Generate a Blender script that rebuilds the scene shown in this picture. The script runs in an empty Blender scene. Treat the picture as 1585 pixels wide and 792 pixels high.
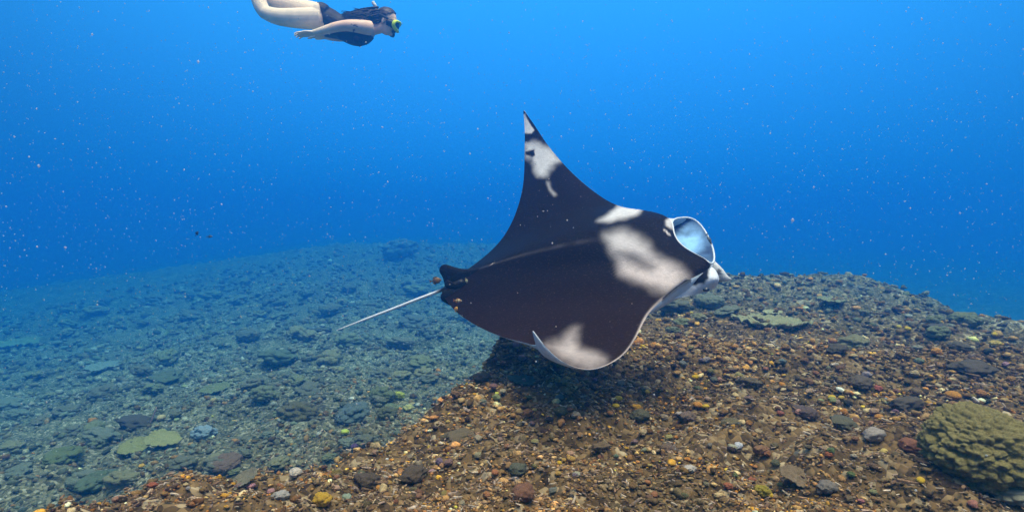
import bpy, math, random
import numpy as np
from mathutils import Vector, Matrix, Quaternion

random.seed(7)
rng = np.random.default_rng(7)
SC = bpy.context.scene
COL = SC.collection
R = math.radians

# ------------------------------------------------------------------ camera
PITCH = R(3.4)
FPX = 792.5 / math.tan(R(40.0))          # focal length in pixels of the 1585 px wide photograph
cam_data = bpy.data.cameras.new('camera')
cam = bpy.data.objects.new('camera', cam_data)
COL.objects.link(cam)
cam_data.sensor_width = 36.0
cam_data.lens = 18.0 / math.tan(R(40.0))
cam_data.clip_start = 0.02
cam_data.clip_end = 500
cam.rotation_euler = (R(90) - PITCH, 0, 0)
SC.camera = cam

# ------------------------------------------------------------------ light
SUN_ELEV, SUN_AZ = R(74), R(146)          # azimuth clockwise from +Y (the view direction)
SUN_DIR = Vector((math.cos(SUN_ELEV) * math.sin(SUN_AZ), math.cos(SUN_ELEV) * math.cos(SUN_AZ), math.sin(SUN_ELEV)))
sun_data = bpy.data.lights.new('sun', 'SUN')
sun_data.energy = 3.6
sun_data.angle = R(18)            # the rippled surface spreads the sun, so shadows are soft
sun_data.color = (1.0, 0.80, 0.60)
sun = bpy.data.objects.new('sun', sun_data)
sun.rotation_euler = SUN_DIR.to_track_quat('Z', 'Y').to_euler()
COL.objects.link(sun)

world = bpy.data.worlds.new('World')
SC.world = world
world.use_nodes = True
wn, wl = world.node_tree.nodes, world.node_tree.links
wn.clear()
w_out = wn.new('ShaderNodeOutputWorld')
w_bg = wn.new('ShaderNodeBackground')
w_bg.inputs['Strength'].default_value = 0.1
w_sky = wn.new('ShaderNodeTexSky')
w_sky.sky_type = 'NISHITA'
w_sky.sun_disc = False
w_sky.sun_elevation = SUN_ELEV
w_sky.sun_rotation = SUN_AZ
w_tc = wn.new('ShaderNodeTexCoord')
w_sep = wn.new('ShaderNodeSeparateXYZ')
wl.new(w_tc.outputs['Generated'], w_sep.inputs[0])
w_map = wn.new('ShaderNodeMapRange')
w_map.inputs['From Min'].default_value = -1
w_map.inputs['From Max'].default_value = 1
wl.new(w_sep.outputs['Z'], w_map.inputs['Value'])
w_ramp = wn.new('ShaderNodeValToRGB')     # open water as seen from below the surface: deep blue below, paler above
w_ramp.color_ramp.interpolation = 'B_SPLINE'
els = w_ramp.color_ramp.elements
WATER = [(0.0, (0.003, 0.05, 0.20)), (0.40, (0.012, 0.14, 0.44)), (0.5, (0.020, 0.235, 0.66)), (0.60, (0.036, 0.275, 0.82)),
         (0.72, (0.04, 0.40, 1.0)), (1.0, (0.12, 0.6, 1.0))]
els[0].position, els[0].color = WATER[0][0], WATER[0][1] + (1,)
els[1].position, els[1].color = WATER[-1][0], WATER[-1][1] + (1,)
for p_, c_ in WATER[1:-1]:
    e_ = els.new(p_)
    e_.color = c_ + (1,)
wl.new(w_map.outputs[0], w_ramp.inputs[0])
w_gain = wn.new('ShaderNodeVectorMath'); w_gain.operation = 'SCALE'
w_gain.inputs['Scale'].default_value = 11.0
w_dot = wn.new('ShaderNodeVectorMath'); w_dot.operation = 'DOT_PRODUCT'   # the brighter water towards the surface glow ahead
w_dot.inputs[1].default_value = Vector((0.08, 1.0, 0.62)).normalized()
wl.new(w_tc.outputs['Generated'], w_dot.inputs[0])
w_glow = wn.new('ShaderNodeMapRange'); w_glow.interpolation_type = 'SMOOTHSTEP'
w_glow.inputs['From Min'].default_value = 0.45; w_glow.inputs['From Max'].default_value = 1.0
w_glow.inputs['To Min'].default_value = 0.5; w_glow.inputs['To Max'].default_value = 1.22
wl.new(w_dot.outputs['Value'], w_glow.inputs['Value'])
w_gm = wn.new('ShaderNodeVectorMath'); w_gm.operation = 'SCALE'
wl.new(w_ramp.outputs[0], w_gm.inputs[0]); wl.new(w_glow.outputs[0], w_gm.inputs['Scale'])
wl.new(w_gm.outputs[0], w_gain.inputs[0])
w_tint = wn.new('ShaderNodeVectorMath'); w_tint.operation = 'MULTIPLY'
w_tint.inputs[1].default_value = (9.5, 5.4, 3.2)
wl.new(w_sky.outputs[0], w_tint.inputs[0])
w_win = wn.new('ShaderNodeMapRange'); w_win.interpolation_type = 'SMOOTHSTEP'   # the daylight sky through the window overhead
w_win.inputs['From Min'].default_value = 0.55
w_win.inputs['From Max'].default_value = 0.8
wl.new(w_sep.outputs['Z'], w_win.inputs['Value'])
w_mix = wn.new('ShaderNodeMix'); w_mix.data_type = 'VECTOR'
wl.new(w_win.outputs[0], w_mix.inputs['Factor'])
wl.new(w_gain.outputs[0], w_mix.inputs[4])
wl.new(w_tint.outputs[0], w_mix.inputs[5])
wl.new(w_mix.outputs[1], w_bg.inputs['Color'])
wl.new(w_bg.outputs[0], w_out.inputs['Surface'])

SC.view_settings.view_transform = 'Standard'
SC.view_settings.look = 'None'
SC.view_settings.exposure = 0.0
SC.view_settings.gamma = 1.0
SC.render.engine = 'CYCLES'
SC.cycles.use_denoising = True
SC.cycles.volume_bounces = 4
SC.cycles.max_bounces = 6
SC.cycles.diffuse_bounces = 2
SC.cycles.glossy_bounces = 2

# the water's own haze: one closed box round everything
HAZE_DENSITY = 0.086
HAZE_COLOR = (0.027, 0.222, 0.505)
HAZE_ABSORB = (0.0, 0.46, 0.88)

# ------------------------------------------------------------------ helpers
CP, SP = math.cos(PITCH), math.sin(PITCH)


def P(px, py, d):
    """photo pixel (1585 wide) and distance along the view axis -> place in the world"""
    u, v = (px - 792.5) / FPX, (396.0 - py) / FPX
    return np.array((d * u, d * (CP + v * SP), d * (-SP + v * CP)))


def project(p):
    p = np.asarray(p)
    d = p[..., 1] * CP - p[..., 2] * SP
    v = (p[..., 1] * SP + p[..., 2] * CP) / d
    return 792.5 + FPX * p[..., 0] / d, 396.0 - FPX * v


def hash3(ix, iy, iz, seed=0):
    h = (ix.astype(np.int64) * 374761393 + iy.astype(np.int64) * 668265263 + iz.astype(np.int64) * 2147483647 + seed * 974634777) & 0xFFFFFFFF
    h = ((h ^ (h >> 13)) * 1274126177) & 0xFFFFFFFF
    h = ((h ^ (h >> 16)) * 2246822519) & 0xFFFFFFFF
    return ((h ^ (h >> 15)) & 0xFFFFFF) / float(0xFFFFFF) * 2 - 1


def vnoise(p, seed=0):
    p = np.asarray(p, dtype=float)
    i = np.floor(p)
    f = p - i
    f = f * f * f * (f * (f * 6 - 15) + 10)
    i = i.astype(np.int64)
    r = 0
    for dx in (0, 1):
        wx = f[..., 0] if dx else 1 - f[..., 0]
        for dy in (0, 1):
            wy = f[..., 1] if dy else 1 - f[..., 1]
            for dz in (0, 1):
                wz = f[..., 2] if dz else 1 - f[..., 2]
                r = r + wx * wy * wz * hash3(i[..., 0] + dx, i[..., 1] + dy, i[..., 2] + dz, seed)
    return r


def fbm(p, oct=4, seed=0, gain=0.5):
    r, a, p = 0, 1.0, np.asarray(p, dtype=float)
    for k in range(oct):
        r = r + a * vnoise(p, seed + k)
        p = p * 2.03 + 17.1
        a *= gain
    return r


def sstep(a, b, x):
    t = np.clip((np.asarray(x, float) - a) / (b - a), 0, 1)
    return t * t * (3 - 2 * t)


def poly_sdf(x, y, poly):
    """signed distance to a polygon, negative inside"""
    x, y = np.asarray(x, float), np.asarray(y, float)
    poly = np.asarray(poly, float)
    d = np.full(x.shape, 1e18)
    s = np.ones(x.shape)
    n = len(poly)
    for i in range(n):
        a, b = poly[i], poly[i - 1]
        ex, ey = b[0] - a[0], b[1] - a[1]
        wx, wy = x - a[0], y - a[1]
        t = np.clip((wx * ex + wy * ey) / (ex * ex + ey * ey), 0, 1)
        d = np.minimum(d, (wx - ex * t) ** 2 + (wy - ey * t) ** 2)
        c1, c2, c3 = y >= a[1], y < b[1], ex * wy > ey * wx
        flip = (c1 & c2 & c3) | (~c1 & ~c2 & ~c3)
        s = np.where(flip, -s, s)
    return s * np.sqrt(d)


def mesh_np(name, verts, faces, smooth=True, cols=None):
    """faces: (n,k) array, or a list of arrays of different k"""
    me = bpy.data.meshes.new(name)
    verts = np.asarray(verts, dtype=np.float32)
    if not isinstance(faces, list):
        faces = [faces]
    faces = [np.asarray(f, dtype=np.int32) for f in faces if len(f)]
    me.vertices.add(len(verts))
    me.vertices.foreach_set('co', verts.ravel())
    loops = np.concatenate([f.ravel() for f in faces])
    totals = np.concatenate([np.full(len(f), f.shape[1], np.int32) for f in faces])
    starts = np.concatenate(([0], np.cumsum(totals)[:-1])).astype(np.int32)
    me.loops.add(len(loops))
    me.loops.foreach_set('vertex_index', loops)
    me.polygons.add(len(totals))
    me.polygons.foreach_set('loop_start', starts)
    me.polygons.foreach_set('loop_total', totals)
    me.polygons.foreach_set('use_smooth', np.full(len(totals), bool(smooth)))
    if cols is not None:
        at = me.color_attributes.new('Col', 'FLOAT_COLOR', 'POINT')
        c = np.ones((len(verts), 4), np.float32)
        c[:, :3] = cols
        at.data.foreach_set('color', c.ravel())
    me.update()
    me.validate()
    return me


def link(name, me, mat=None, parent=None, loc=(0, 0, 0), color=None):
    o = bpy.data.objects.new(name, me)
    COL.objects.link(o)
    if mat is not None and me is not None and not me.materials:
        me.materials.append(mat)
    o.location = loc
    if parent is not None:
        o.parent = parent
    if color is not None:
        o.color = tuple(color) + (1,)
    return o


def tag(o, label=None, cat=None, group=None, kind=None):
    if label: o['label'] = label
    if cat: o['category'] = cat
    if group: o['group'] = group
    if kind: o['kind'] = kind
    return o


def thing(name, label, cat, loc, group=None, rotz=0):
    o = bpy.data.objects.new(name, None)
    o.empty_display_size = 0.1
    COL.objects.link(o)
    o.location = loc
    o.rotation_euler = (0, 0, rotz)
    return tag(o, label, cat, group)


def part(name, root, verts, faces, mat, smooth=True, cols=None):
    """a part given in world places, parented to root"""
    v = np.asarray(verts, float)
    base = root
    off = np.zeros(3)
    while base is not None:
        off = off + np.array(base.location)
        base = base.parent
    return link(name, mesh_np(name, v - off, faces, smooth, cols), mat, root)


def grid_faces(nu, nv, wrap_v=False, off=0):
    i, j = np.meshgrid(np.arange(nu - 1), np.arange(nv if wrap_v else nv - 1), indexing='ij')
    j2 = (j + 1) % nv
    return (np.stack((i * nv + j, (i + 1) * nv + j, (i + 1) * nv + j2, i * nv + j2), -1).reshape(-1, 4) + off)


def spline(t, y, tq):
    """natural cubic spline through y (n, ...) at t, evaluated at tq"""
    t, y, tq = np.asarray(t, float), np.asarray(y, float), np.asarray(tq, float)
    n = len(t)
    sh = y.shape[1:]
    Y = y.reshape(n, -1)
    h = np.diff(t)
    A = np.eye(n)
    B = np.zeros_like(Y)
    for i in range(1, n - 1):
        A[i, i - 1], A[i, i], A[i, i + 1] = h[i - 1], 2 * (h[i - 1] + h[i]), h[i]
        B[i] = 6 * ((Y[i + 1] - Y[i]) / h[i] - (Y[i] - Y[i - 1]) / h[i - 1])
    m = np.linalg.solve(A, B)
    k = np.clip(np.searchsorted(t, tq) - 1, 0, n - 2)
    a = ((t[k + 1] - tq) / h[k])[:, None]
    b = 1 - a
    r = a * Y[k] + b * Y[k + 1] + ((a ** 3 - a) * m[k] + (b ** 3 - b) * m[k + 1]) * (h[k] ** 2)[:, None] / 6
    return r.reshape((len(tq),) + sh)


def loft(path, radii, n=12, up=(0, 0, 1), res=None, caps=True):
    """tube through path with radius (a sideways, b upwards) at each point -> verts, faces list"""
    path = np.asarray(path, float)
    rad = np.asarray([(r, r) if np.isscalar(r) else r for r in radii], float)
    if res:
        d = np.concatenate(([0], np.cumsum(np.linalg.norm(np.diff(path, axis=0), axis=1))))
        q = np.linspace(0, d[-1], res)
        path = spline(d, path, q)
        rad = np.maximum(spline(d, rad, q), rad.min() * 0.5)
    m = len(path)
    tan = np.gradient(path, axis=0)
    tan /= np.linalg.norm(tan, axis=1)[:, None] + 1e-12
    u = np.asarray(up, float)
    side = np.cross(tan, u)
    side /= np.linalg.norm(side, axis=1)[:, None] + 1e-9
    upv = np.cross(side, tan)
    a = np.arange(n) * 2 * math.pi / n
    v = path[:, None] + side[:, None] * (np.cos(a)[None, :, None] * rad[:, 0][:, None, None]) + upv[:, None] * (np.sin(a)[None, :, None] * rad[:, 1][:, None, None])
    v = v.reshape(-1, 3)
    f = grid_faces(m, n, True)
    if caps:
        e0 = path[0] - tan[0] * rad[0].mean() * 0.6
        e1 = path[-1] + tan[-1] * rad[-1].mean() * 0.6
        v = np.vstack((v, e0, e1))
        k = np.arange(n)
        c0 = np.stack((np.full(n, m * n), k, (k + 1) % n), -1)
        c1 = np.stack((np.full(n, m * n + 1), (m - 1) * n + (k + 1) % n, (m - 1) * n + k), -1)
        return v, [f, np.vstack((c0, c1))]
    return v, [f]


def join(parts):
    """several (verts, faces list) -> one"""
    V, F, o = [], {}, 0
    for v, fl in parts:
        V.append(v)
        for f in (fl if isinstance(fl, list) else [fl]):
            f = np.asarray(f)
            F.setdefault(f.shape[1], []).append(f + o)
        o += len(v)
    return np.vstack(V), [np.vstack(x) for x in F.values()]


def icosphere(sub):
    t = (1 + 5 ** 0.5) / 2
    v = [(-1, t, 0), (1, t, 0), (-1, -t, 0), (1, -t, 0), (0, -1, t), (0, 1, t), (0, -1, -t), (0, 1, -t), (t, 0, -1), (t, 0, 1), (-t, 0, -1), (-t, 0, 1)]
    f = [(0, 11, 5), (0, 5, 1), (0, 1, 7), (0, 7, 10), (0, 10, 11), (1, 5, 9), (5, 11, 4), (11, 10, 2), (10, 7, 6), (7, 1, 8),
         (3, 9, 4), (3, 4, 2), (3, 2, 6), (3, 6, 8), (3, 8, 9), (4, 9, 5), (2, 4, 11), (6, 2, 10), (8, 6, 7), (9, 8, 1)]
    v = [Vector(x).normalized() for x in v]
    for _ in range(sub):
        mid, nf = {}, []
        def m(a, b):
            k = (min(a, b), max(a, b))
            if k not in mid:
                v.append((v[a] + v[b]).normalized())
                mid[k] = len(v) - 1
            return mid[k]
        for a, b, c in f:
            x, y, z = m(a, b), m(b, c), m(c, a)
            nf += [(a, x, z), (b, y, x), (c, z, y), (x, y, z)]
        f = nf
    return np.array([tuple(x) for x in v]), np.array(f)


# ------------------------------------------------------------------ materials
def new_mat(name):
    m = bpy.data.materials.new(name)
    m.use_nodes = True
    nt = m.node_tree
    b = nt.nodes['Principled BSDF']
    return m, nt, b


def N(nt, typ, **kw):
    n = nt.nodes.new(typ)
    for k, v in kw.items():
        setattr(n, k, v)
    return n


def mat_colour(name, source, rough=0.8, var=0.35, scale=60.0, bump=0.0, bump_scale=120.0, spec=0.3, speck=0.0, speck_scale=300.0, coords='Object', value=None):
    """base colour from a vertex attribute, the object's own colour or a fixed one, broken up by noise"""
    m, nt, b = new_mat(name)
    L = nt.links
    tc = N(nt, 'ShaderNodeTexCoord')
    if source == 'attr':
        s = N(nt, 'ShaderNodeAttribute', attribute_name='Col'); src = s.outputs['Color']
    elif source == 'object':
        s = N(nt, 'ShaderNodeObjectInfo'); src = s.outputs['Color']
    else:
        s = N(nt, 'ShaderNodeRGB'); s.outputs[0].default_value = tuple(value) + (1,); src = s.outputs[0]
    no = N(nt, 'ShaderNodeTexNoise'); no.inputs['Scale'].default_value = scale; no.inputs['Detail'].default_value = 5; no.inputs['Roughness'].default_value = 0.65
    L.new(tc.outputs[coords], no.inputs['Vector'])
    mr = N(nt, 'ShaderNodeMapRange')
    mr.inputs['From Min'].default_value = 0.3; mr.inputs['From Max'].default_value = 0.7
    mr.inputs['To Min'].default_value = 1 - var; mr.inputs['To Max'].default_value = 1 + var
    L.new(no.outputs['Fac'], mr.inputs['Value'])
    mu = N(nt, 'ShaderNodeVectorMath', operation='SCALE')
    L.new(src, mu.inputs[0]); L.new(mr.outputs[0], mu.inputs['Scale'])
    out = mu.outputs[0]
    if speck:
        n2 = N(nt, 'ShaderNodeTexNoise'); n2.inputs['Scale'].default_value = speck_scale; n2.inputs['Detail'].default_value = 2
        L.new(tc.outputs[coords], n2.inputs['Vector'])
        r2 = N(nt, 'ShaderNodeMapRange'); r2.inputs['From Min'].default_value = 0.62; r2.inputs['From Max'].default_value = 0.72
        r2.inputs['To Max'].default_value = speck
        L.new(n2.outputs['Fac'], r2.inputs['Value'])
        mx = N(nt, 'ShaderNodeMix', data_type='RGBA')
        mx.inputs[7].default_value = (0.5, 0.46, 0.42, 1)
        L.new(r2.outputs[0], mx.inputs['Factor']); L.new(out, mx.inputs[6])
        out = mx.outputs[2]
    L.new(out, b.inputs['Base Color'])
    b.inputs['Roughness'].default_value = rough
    b.inputs['Specular IOR Level'].default_value = spec
    if bump:
        n3 = N(nt, 'ShaderNodeTexNoise'); n3.inputs['Scale'].default_value = bump_scale; n3.inputs['Detail'].default_value = 4
        L.new(tc.outputs[coords], n3.inputs['Vector'])
        bp = N(nt, 'ShaderNodeBump'); bp.inputs['Strength'].default_value = bump; bp.inputs['Distance'].default_value = 0.01
        L.new(n3.outputs['Fac'], bp.inputs['Height'])
        L.new(bp.outputs[0], b.inputs['Normal'])
    return m


M_STONE = mat_colour('stone', 'object', var=0.55, scale=45, bump=0.6, bump_scale=90, speck=0.35, speck_scale=140, spec=0.15)
M_CORAL = mat_colour('coral', 'object', var=0.4, scale=30, bump=0.8, bump_scale=110, spec=0.1, speck=0.12, speck_scale=90)
M_RUBBLE = mat_colour('rubble', 'attr', var=0.5, scale=70, spec=0.12, speck=0.16, speck_scale=170, bump=0.5, bump_scale=260)
M_SKIN = mat_colour('ray_skin', 'attr', rough=0.5, var=0.12, scale=40, bump=0.3, bump_scale=90, spec=0.03, speck=0.07, speck_scale=120)
M_PEARL = mat_colour('ray_belly', 'fixed', value=(0.66, 0.72, 0.80), rough=0.5, var=0.08, scale=14)
M_TAIL = mat_colour('ray_tail', 'attr', rough=0.4, var=0.1, scale=30)
M_MOUTH = mat_colour('ray_mouth', 'attr', rough=0.5, var=0.3, scale=16)
M_BODY = mat_colour('person_skin', 'attr', rough=0.5, var=0.10, scale=14)
M_SUIT = mat_colour('black_cloth', 'fixed', value=(0.012, 0.010, 0.012), rough=0.6, var=0.3, scale=30, bump=0.3, bump_scale=40)
M_HAIR = mat_colour('dark_hair', 'fixed', value=(0.022, 0.012, 0.010), rough=0.45, var=0.5, scale=40)
M_LIME = mat_colour('lime_plastic', 'fixed', value=(0.72, 0.92, 0.03), rough=0.35, var=0.05, scale=20)
M_BLACK = mat_colour('black_rubber', 'fixed', value=(0.012, 0.013, 0.016), rough=0.4, var=0.2, scale=30)
M_WHITE = mat_colour('white_plastic', 'fixed', value=(0.8, 0.8, 0.8), rough=0.4, var=0.05, scale=30)
M_LENS = mat_colour('dark_glass', 'fixed', value=(0.02, 0.03, 0.05), rough=0.08, var=0.1, scale=30, spec=0.6)
M_FISH = mat_colour('fish_skin', 'attr', rough=0.4, var=0.15, scale=80)
M_SPECK = mat_colour('plankton', 'fixed', value=(0.72, 0.77, 0.82), rough=0.9, var=0.1, scale=5)

_nt = M_SPECK.node_tree                       # specks are half see-through
_tr = _nt.nodes.new('ShaderNodeBsdfTransparent'); _mx = _nt.nodes.new('ShaderNodeMixShader'); _mx.inputs[0].default_value = 0.4
_nt.links.new(_tr.outputs[0], _mx.inputs[1]); _nt.links.new(_nt.nodes['Principled BSDF'].outputs[0], _mx.inputs[2])
_nt.links.new(_mx.outputs[0], _nt.nodes['Material Output'].inputs['Surface'])

# ------------------------------------------------------------------ the seabed
REEF = [(9, -6), (6.5, 3.0), (5.0, 5.2), (5.0, 6.4), (5.3, 7.5), (5.0, 9.0), (3.2, 9.0), (2.4, 11.5), (1.2, 22.0), (-1.0, 40), (-4, 90), (-90, 90), (-90, -6)]
MOUND = [(9, -6), (8.5, 3.0), (6.5, 6.5), (5.6, 9.8), (3.2, 10.2), (1.7, 9.8), (0.9, 7.6), (0.55, 5.8), (0.35, 4.7), (0.0, 4.0), (-0.27, 3.55), (-0.45, 3.2), (-0.54, 2.83), (-0.62, 2.5),
         (-1.0, 2.36), (-1.3, 2.2), (-1.46, 1.95), (-1.8, 1.2), (-2.6, 0), (-3, -6)]


def terrain(x, y, fine=True):
    x, y = np.asarray(x, float), np.asarray(y, float)
    p = np.stack((x, y, np.zeros_like(x)), -1)
    wob = 0.16 * vnoise(p * 1.9, 11) + 0.08 * vnoise(p * 5.0, 12)
    m = poly_sdf(x, y, MOUND) + wob * sstep(0.5, 3, np.hypot(x, y))
    width = 0.5 + 1.1 * sstep(-0.7, -2.2, x) * (1 - sstep(3.0, 4.5, y))
    on = 1 - sstep(0, 1, (m + 0.30) / (0.25 + width))
    valley = np.interp(y, [-20, 5, 11, 18, 27, 36, 60], [-2.0, -2.0, -2.45, -2.7, -2.4, -1.6, -2.6])
    valley = valley - 0.14 * np.clip(-x - 0.28 * np.maximum(y, 4), 0, 60)
    mound = -0.90 + 0.085 * np.exp(-((x - 0.35) ** 2 / 1.1 + (y - 3.5) ** 2 / 0.8)) - 0.07 * np.exp(-((y - 6.3) ** 2) / 2.5) + 0.1 * sstep(6.5, 9.2, y) - 0.02 * np.clip(x - 1, 0, 4)
    z = valley * (1 - on) + mound * on
    edge = poly_sdf(x, y, REEF) + 0.4 * vnoise(p * 0.8, 13)
    z = z - sstep(-0.2, 5.0, edge) * (z + 4.6) 
    z = z + 0.075 * fbm(p * 1.3, 3, 21)
    if fine:
        z = z + 0.052 * fbm(p * 4.6, 4, 31) + 0.018 * np.abs(vnoise(p * 13.0, 35)) + (0.06 * sstep(5, 14, np.hypot(x, y)) + 0.16 * sstep(14, 35, np.hypot(x, y))) * fbm(p * 1.7, 4, 36)
    return z


def mound_mask(x, y):
    p = np.stack((np.asarray(x, float), np.asarray(y, float), np.zeros_like(np.asarray(x, float))), -1)
    return 1 - sstep(-0.35, 0.25, poly_sdf(x, y, MOUND) + 0.16 * vnoise(p * 1.9, 11))


def colour_mask(x, y):
    p = np.stack((np.asarray(x, float), np.asarray(y, float), np.zeros_like(np.asarray(x, float))), -1)
    return 1 - sstep(-0.7, 2.3, poly_sdf(x, y, MOUND) + 0.8 * fbm(p * 1.1, 3, 15))


def ground_at(px, py):
    """where the line of sight through a photo pixel meets the seabed"""
    d = np.exp(np.linspace(math.log(1.2), math.log(45), 3000))
    o = P(px, py, 1.0)
    q = d[:, None] * o
    below = q[:, 2] < terrain(q[:, 0], q[:, 1])
    k = int(np.argmax(below)) if below.any() else len(d) - 1
    return q[k], d[k]


def axis_points(lo, hi, fine, grow, c=0.0):
    out, s, x = [0.0], fine, 0.0
    while x < hi - c:
        x += s; s *= grow; out.append(x)
    r, s, x = [], fine, 0.0
    while x > lo - c:
        x -= s; s *= grow; r.append(x)
    return np.array(r[::-1] + out) + c


gx = axis_points(-82, 82, 0.020, 1.0112)
gy = np.concatenate((axis_points(-12, 1.2, 0.4, 1.08, 1.2), axis_points(1.2, 84, 0.016, 1.0092, 1.2)[1:]))
gy = np.unique(gy)
GX, GY = np.meshgrid(gx, gy, indexing='ij')
GZ = terrain(GX, GY)
sv = np.stack((GX, GY, GZ), -1).reshape(-1, 3)
mm = (colour_mask(GX, GY) * (1 - 0.7 * sstep(3.8, 7.5, np.hypot(GX, GY))) + 0.45 * (1 - sstep(4.5, 11, np.hypot(GX, GY)))).clip(0, 1).ravel()  # paler reef cover with distance from the camera, some haze put into colour
me = mesh_np('seabed', sv, grid_faces(len(gx), len(gy))[:, ::-1], True, np.stack((mm, mm, mm), -1))

m, nt, b = new_mat('seabed_rubble')
L = nt.links
tc = N(nt, 'ShaderNodeTexCoord')
at = N(nt, 'ShaderNodeAttribute', attribute_name='Col')
vo = N(nt, 'ShaderNodeTexVoronoi'); vo.inputs['Scale'].default_value = 38; vo.inputs['Randomness'].default_value = 1
L.new(tc.outputs['Object'], vo.inputs['Vector'])
sepc = N(nt, 'ShaderNodeSeparateColor'); L.new(vo.outputs['Color'], sepc.inputs[0])


def ramp(stops):
    r = N(nt, 'ShaderNodeValToRGB'); e = r.color_ramp.elements
    e[0].position, e[0].color = stops[0][0], stops[0][1] + (1,)
    e[1].position, e[1].color = stops[-1][0], stops[-1][1] + (1,)
    for p_, c_ in stops[1:-1]:
        q = e.new(p_); q.color = c_ + (1,)
    L.new(sepc.outputs[0], r.inputs[0])
    return r


r_m = ramp([(0, (0.045, 0.030, 0.018)), (0.3, (0.10, 0.064, 0.030)), (0.6, (0.16, 0.102, 0.046)), (0.85, (0.21, 0.14, 0.068)), (1, (0.38, 0.30, 0.19))])
r_v = ramp([(0, (0.045, 0.05, 0.035)), (0.3, (0.11, 0.115, 0.075)), (0.6, (0.175, 0.17, 0.11)), (0.85, (0.25, 0.235, 0.165)), (1, (0.42, 0.38, 0.31))])
mx = N(nt, 'ShaderNodeMix', data_type='RGBA')
L.new(at.outputs['Fac'], mx.inputs['Factor']); L.new(r_v.outputs[0], mx.inputs[6]); L.new(r_m.outputs[0], mx.inputs[7])
nz = N(nt, 'ShaderNodeTexNoise'); nz.inputs['Scale'].default_value = 2.2; nz.inputs['Detail'].default_value = 8; nz.inputs['Roughness'].default_value = 0.7
L.new(tc.outputs['Object'], nz.inputs['Vector'])
mr = N(nt, 'ShaderNodeMapRange'); mr.inputs['From Min'].default_value = 0.3; mr.inputs['From Max'].default_value = 0.7; mr.inputs['To Min'].default_value = 0.45; mr.inputs['To Max'].default_value = 1.5
L.new(nz.outputs['Fac'], mr.inputs['Value'])
sc_ = N(nt, 'ShaderNodeVectorMath', operation='SCALE'); L.new(mx.outputs[2], sc_.inputs[0]); L.new(mr.outputs[0], sc_.inputs['Scale'])
L.new(sc_.outputs[0], b.inputs['Base Color'])
b.inputs['Roughness'].default_value = 0.9; b.inputs['Specular IOR Level'].default_value = 0.1
bp = N(nt, 'ShaderNodeBump'); bp.inputs['Strength'].default_value = 0.9; bp.inputs['Distance'].default_value = 0.02
L.new(vo.outputs['Distance'], bp.inputs['Height']); bp.invert = True
L.new(bp.outputs[0], b.inputs['Normal'])
tag(link('seabed', me, m), 'coral rubble seabed rising to a low mound near the camera', kind='structure')

# ------------------------------------------------------------------ loose rubble, far too many to count
def stone_variants(sub, n, seed, amp=0.36, freq=1.5):
    v, f = icosphere(sub)
    out = []
    for k in range(n):
        d = 1 + amp * fbm(v * freq + k * 7.7, 2, seed + k)
        out.append(v * d[:, None])
    return np.array(out), f


MOUND_PAL = np.array([(.13, .066, .030), (.18, .095, .042), (.085, .046, .026), (.035, .025, .020), (.25, .145, .07), (.33, .205, .11), (.33, .145, .038), (.13, .095, .07),
                      (.17, .125, .11), (.52, .42, .33), (.10, .085, .035), (.24, .105, .05), (.06, .045, .042), (.38, .27, .17), (.055, .038, .026), (.42, .23, .04), (.16, .075, .04)])
MOUND_PAL = np.where((MOUND_PAL[:, :1] > 3 * MOUND_PAL[:, 2:]) & (MOUND_PAL[:, :1] > 0.3), MOUND_PAL, MOUND_PAL * 0.7 + 0.3 * np.array((.15, .095, .05))) * np.array((1.34, 1.26, .86))
VALLEY_PAL = 0.72 * np.array([(.17, .165, .10), (.24, .22, .15), (.10, .11, .08), (.30, .28, .20), (.20, .23, .17), (.36, .31, .23), (.33, .26, .16), (.14, .17, .14), (.44, .41, .35), (.22, .23, .12)])


def scatter(n, r0, r1, spread, power=1.0):
    r = r0 * np.exp(rng.random(n) ** power * math.log(r1 / r0))
    a = (rng.random(n) * 2 - 1) * R(spread)
    return r * np.sin(a), r * np.cos(a), r


def rot_mats(n, tilt):
    ax = rng.normal(size=(n, 3)); ax /= np.linalg.norm(ax, axis=1)[:, None]
    an = rng.normal(size=n) * tilt
    c, s = np.cos(an), np.sin(an)
    K = np.zeros((n, 3, 3)); K[:, 0, 1] = -ax[:, 2]; K[:, 0, 2] = ax[:, 1]; K[:, 1, 0] = ax[:, 2]; K[:, 1, 2] = -ax[:, 0]; K[:, 2, 0] = -ax[:, 1]; K[:, 2, 1] = ax[:, 0]
    M1 = np.eye(3)[None] + s[:, None, None] * K + (1 - c)[:, None, None] * (K @ K)
    t = rng.random(n) * 2 * math.pi
    Z = np.zeros((n, 3, 3)); Z[:, 0, 0] = np.cos(t); Z[:, 0, 1] = -np.sin(t); Z[:, 1, 0] = np.sin(t); Z[:, 1, 1] = np.cos(t); Z[:, 2, 2] = 1
    return M1 @ Z


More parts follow.
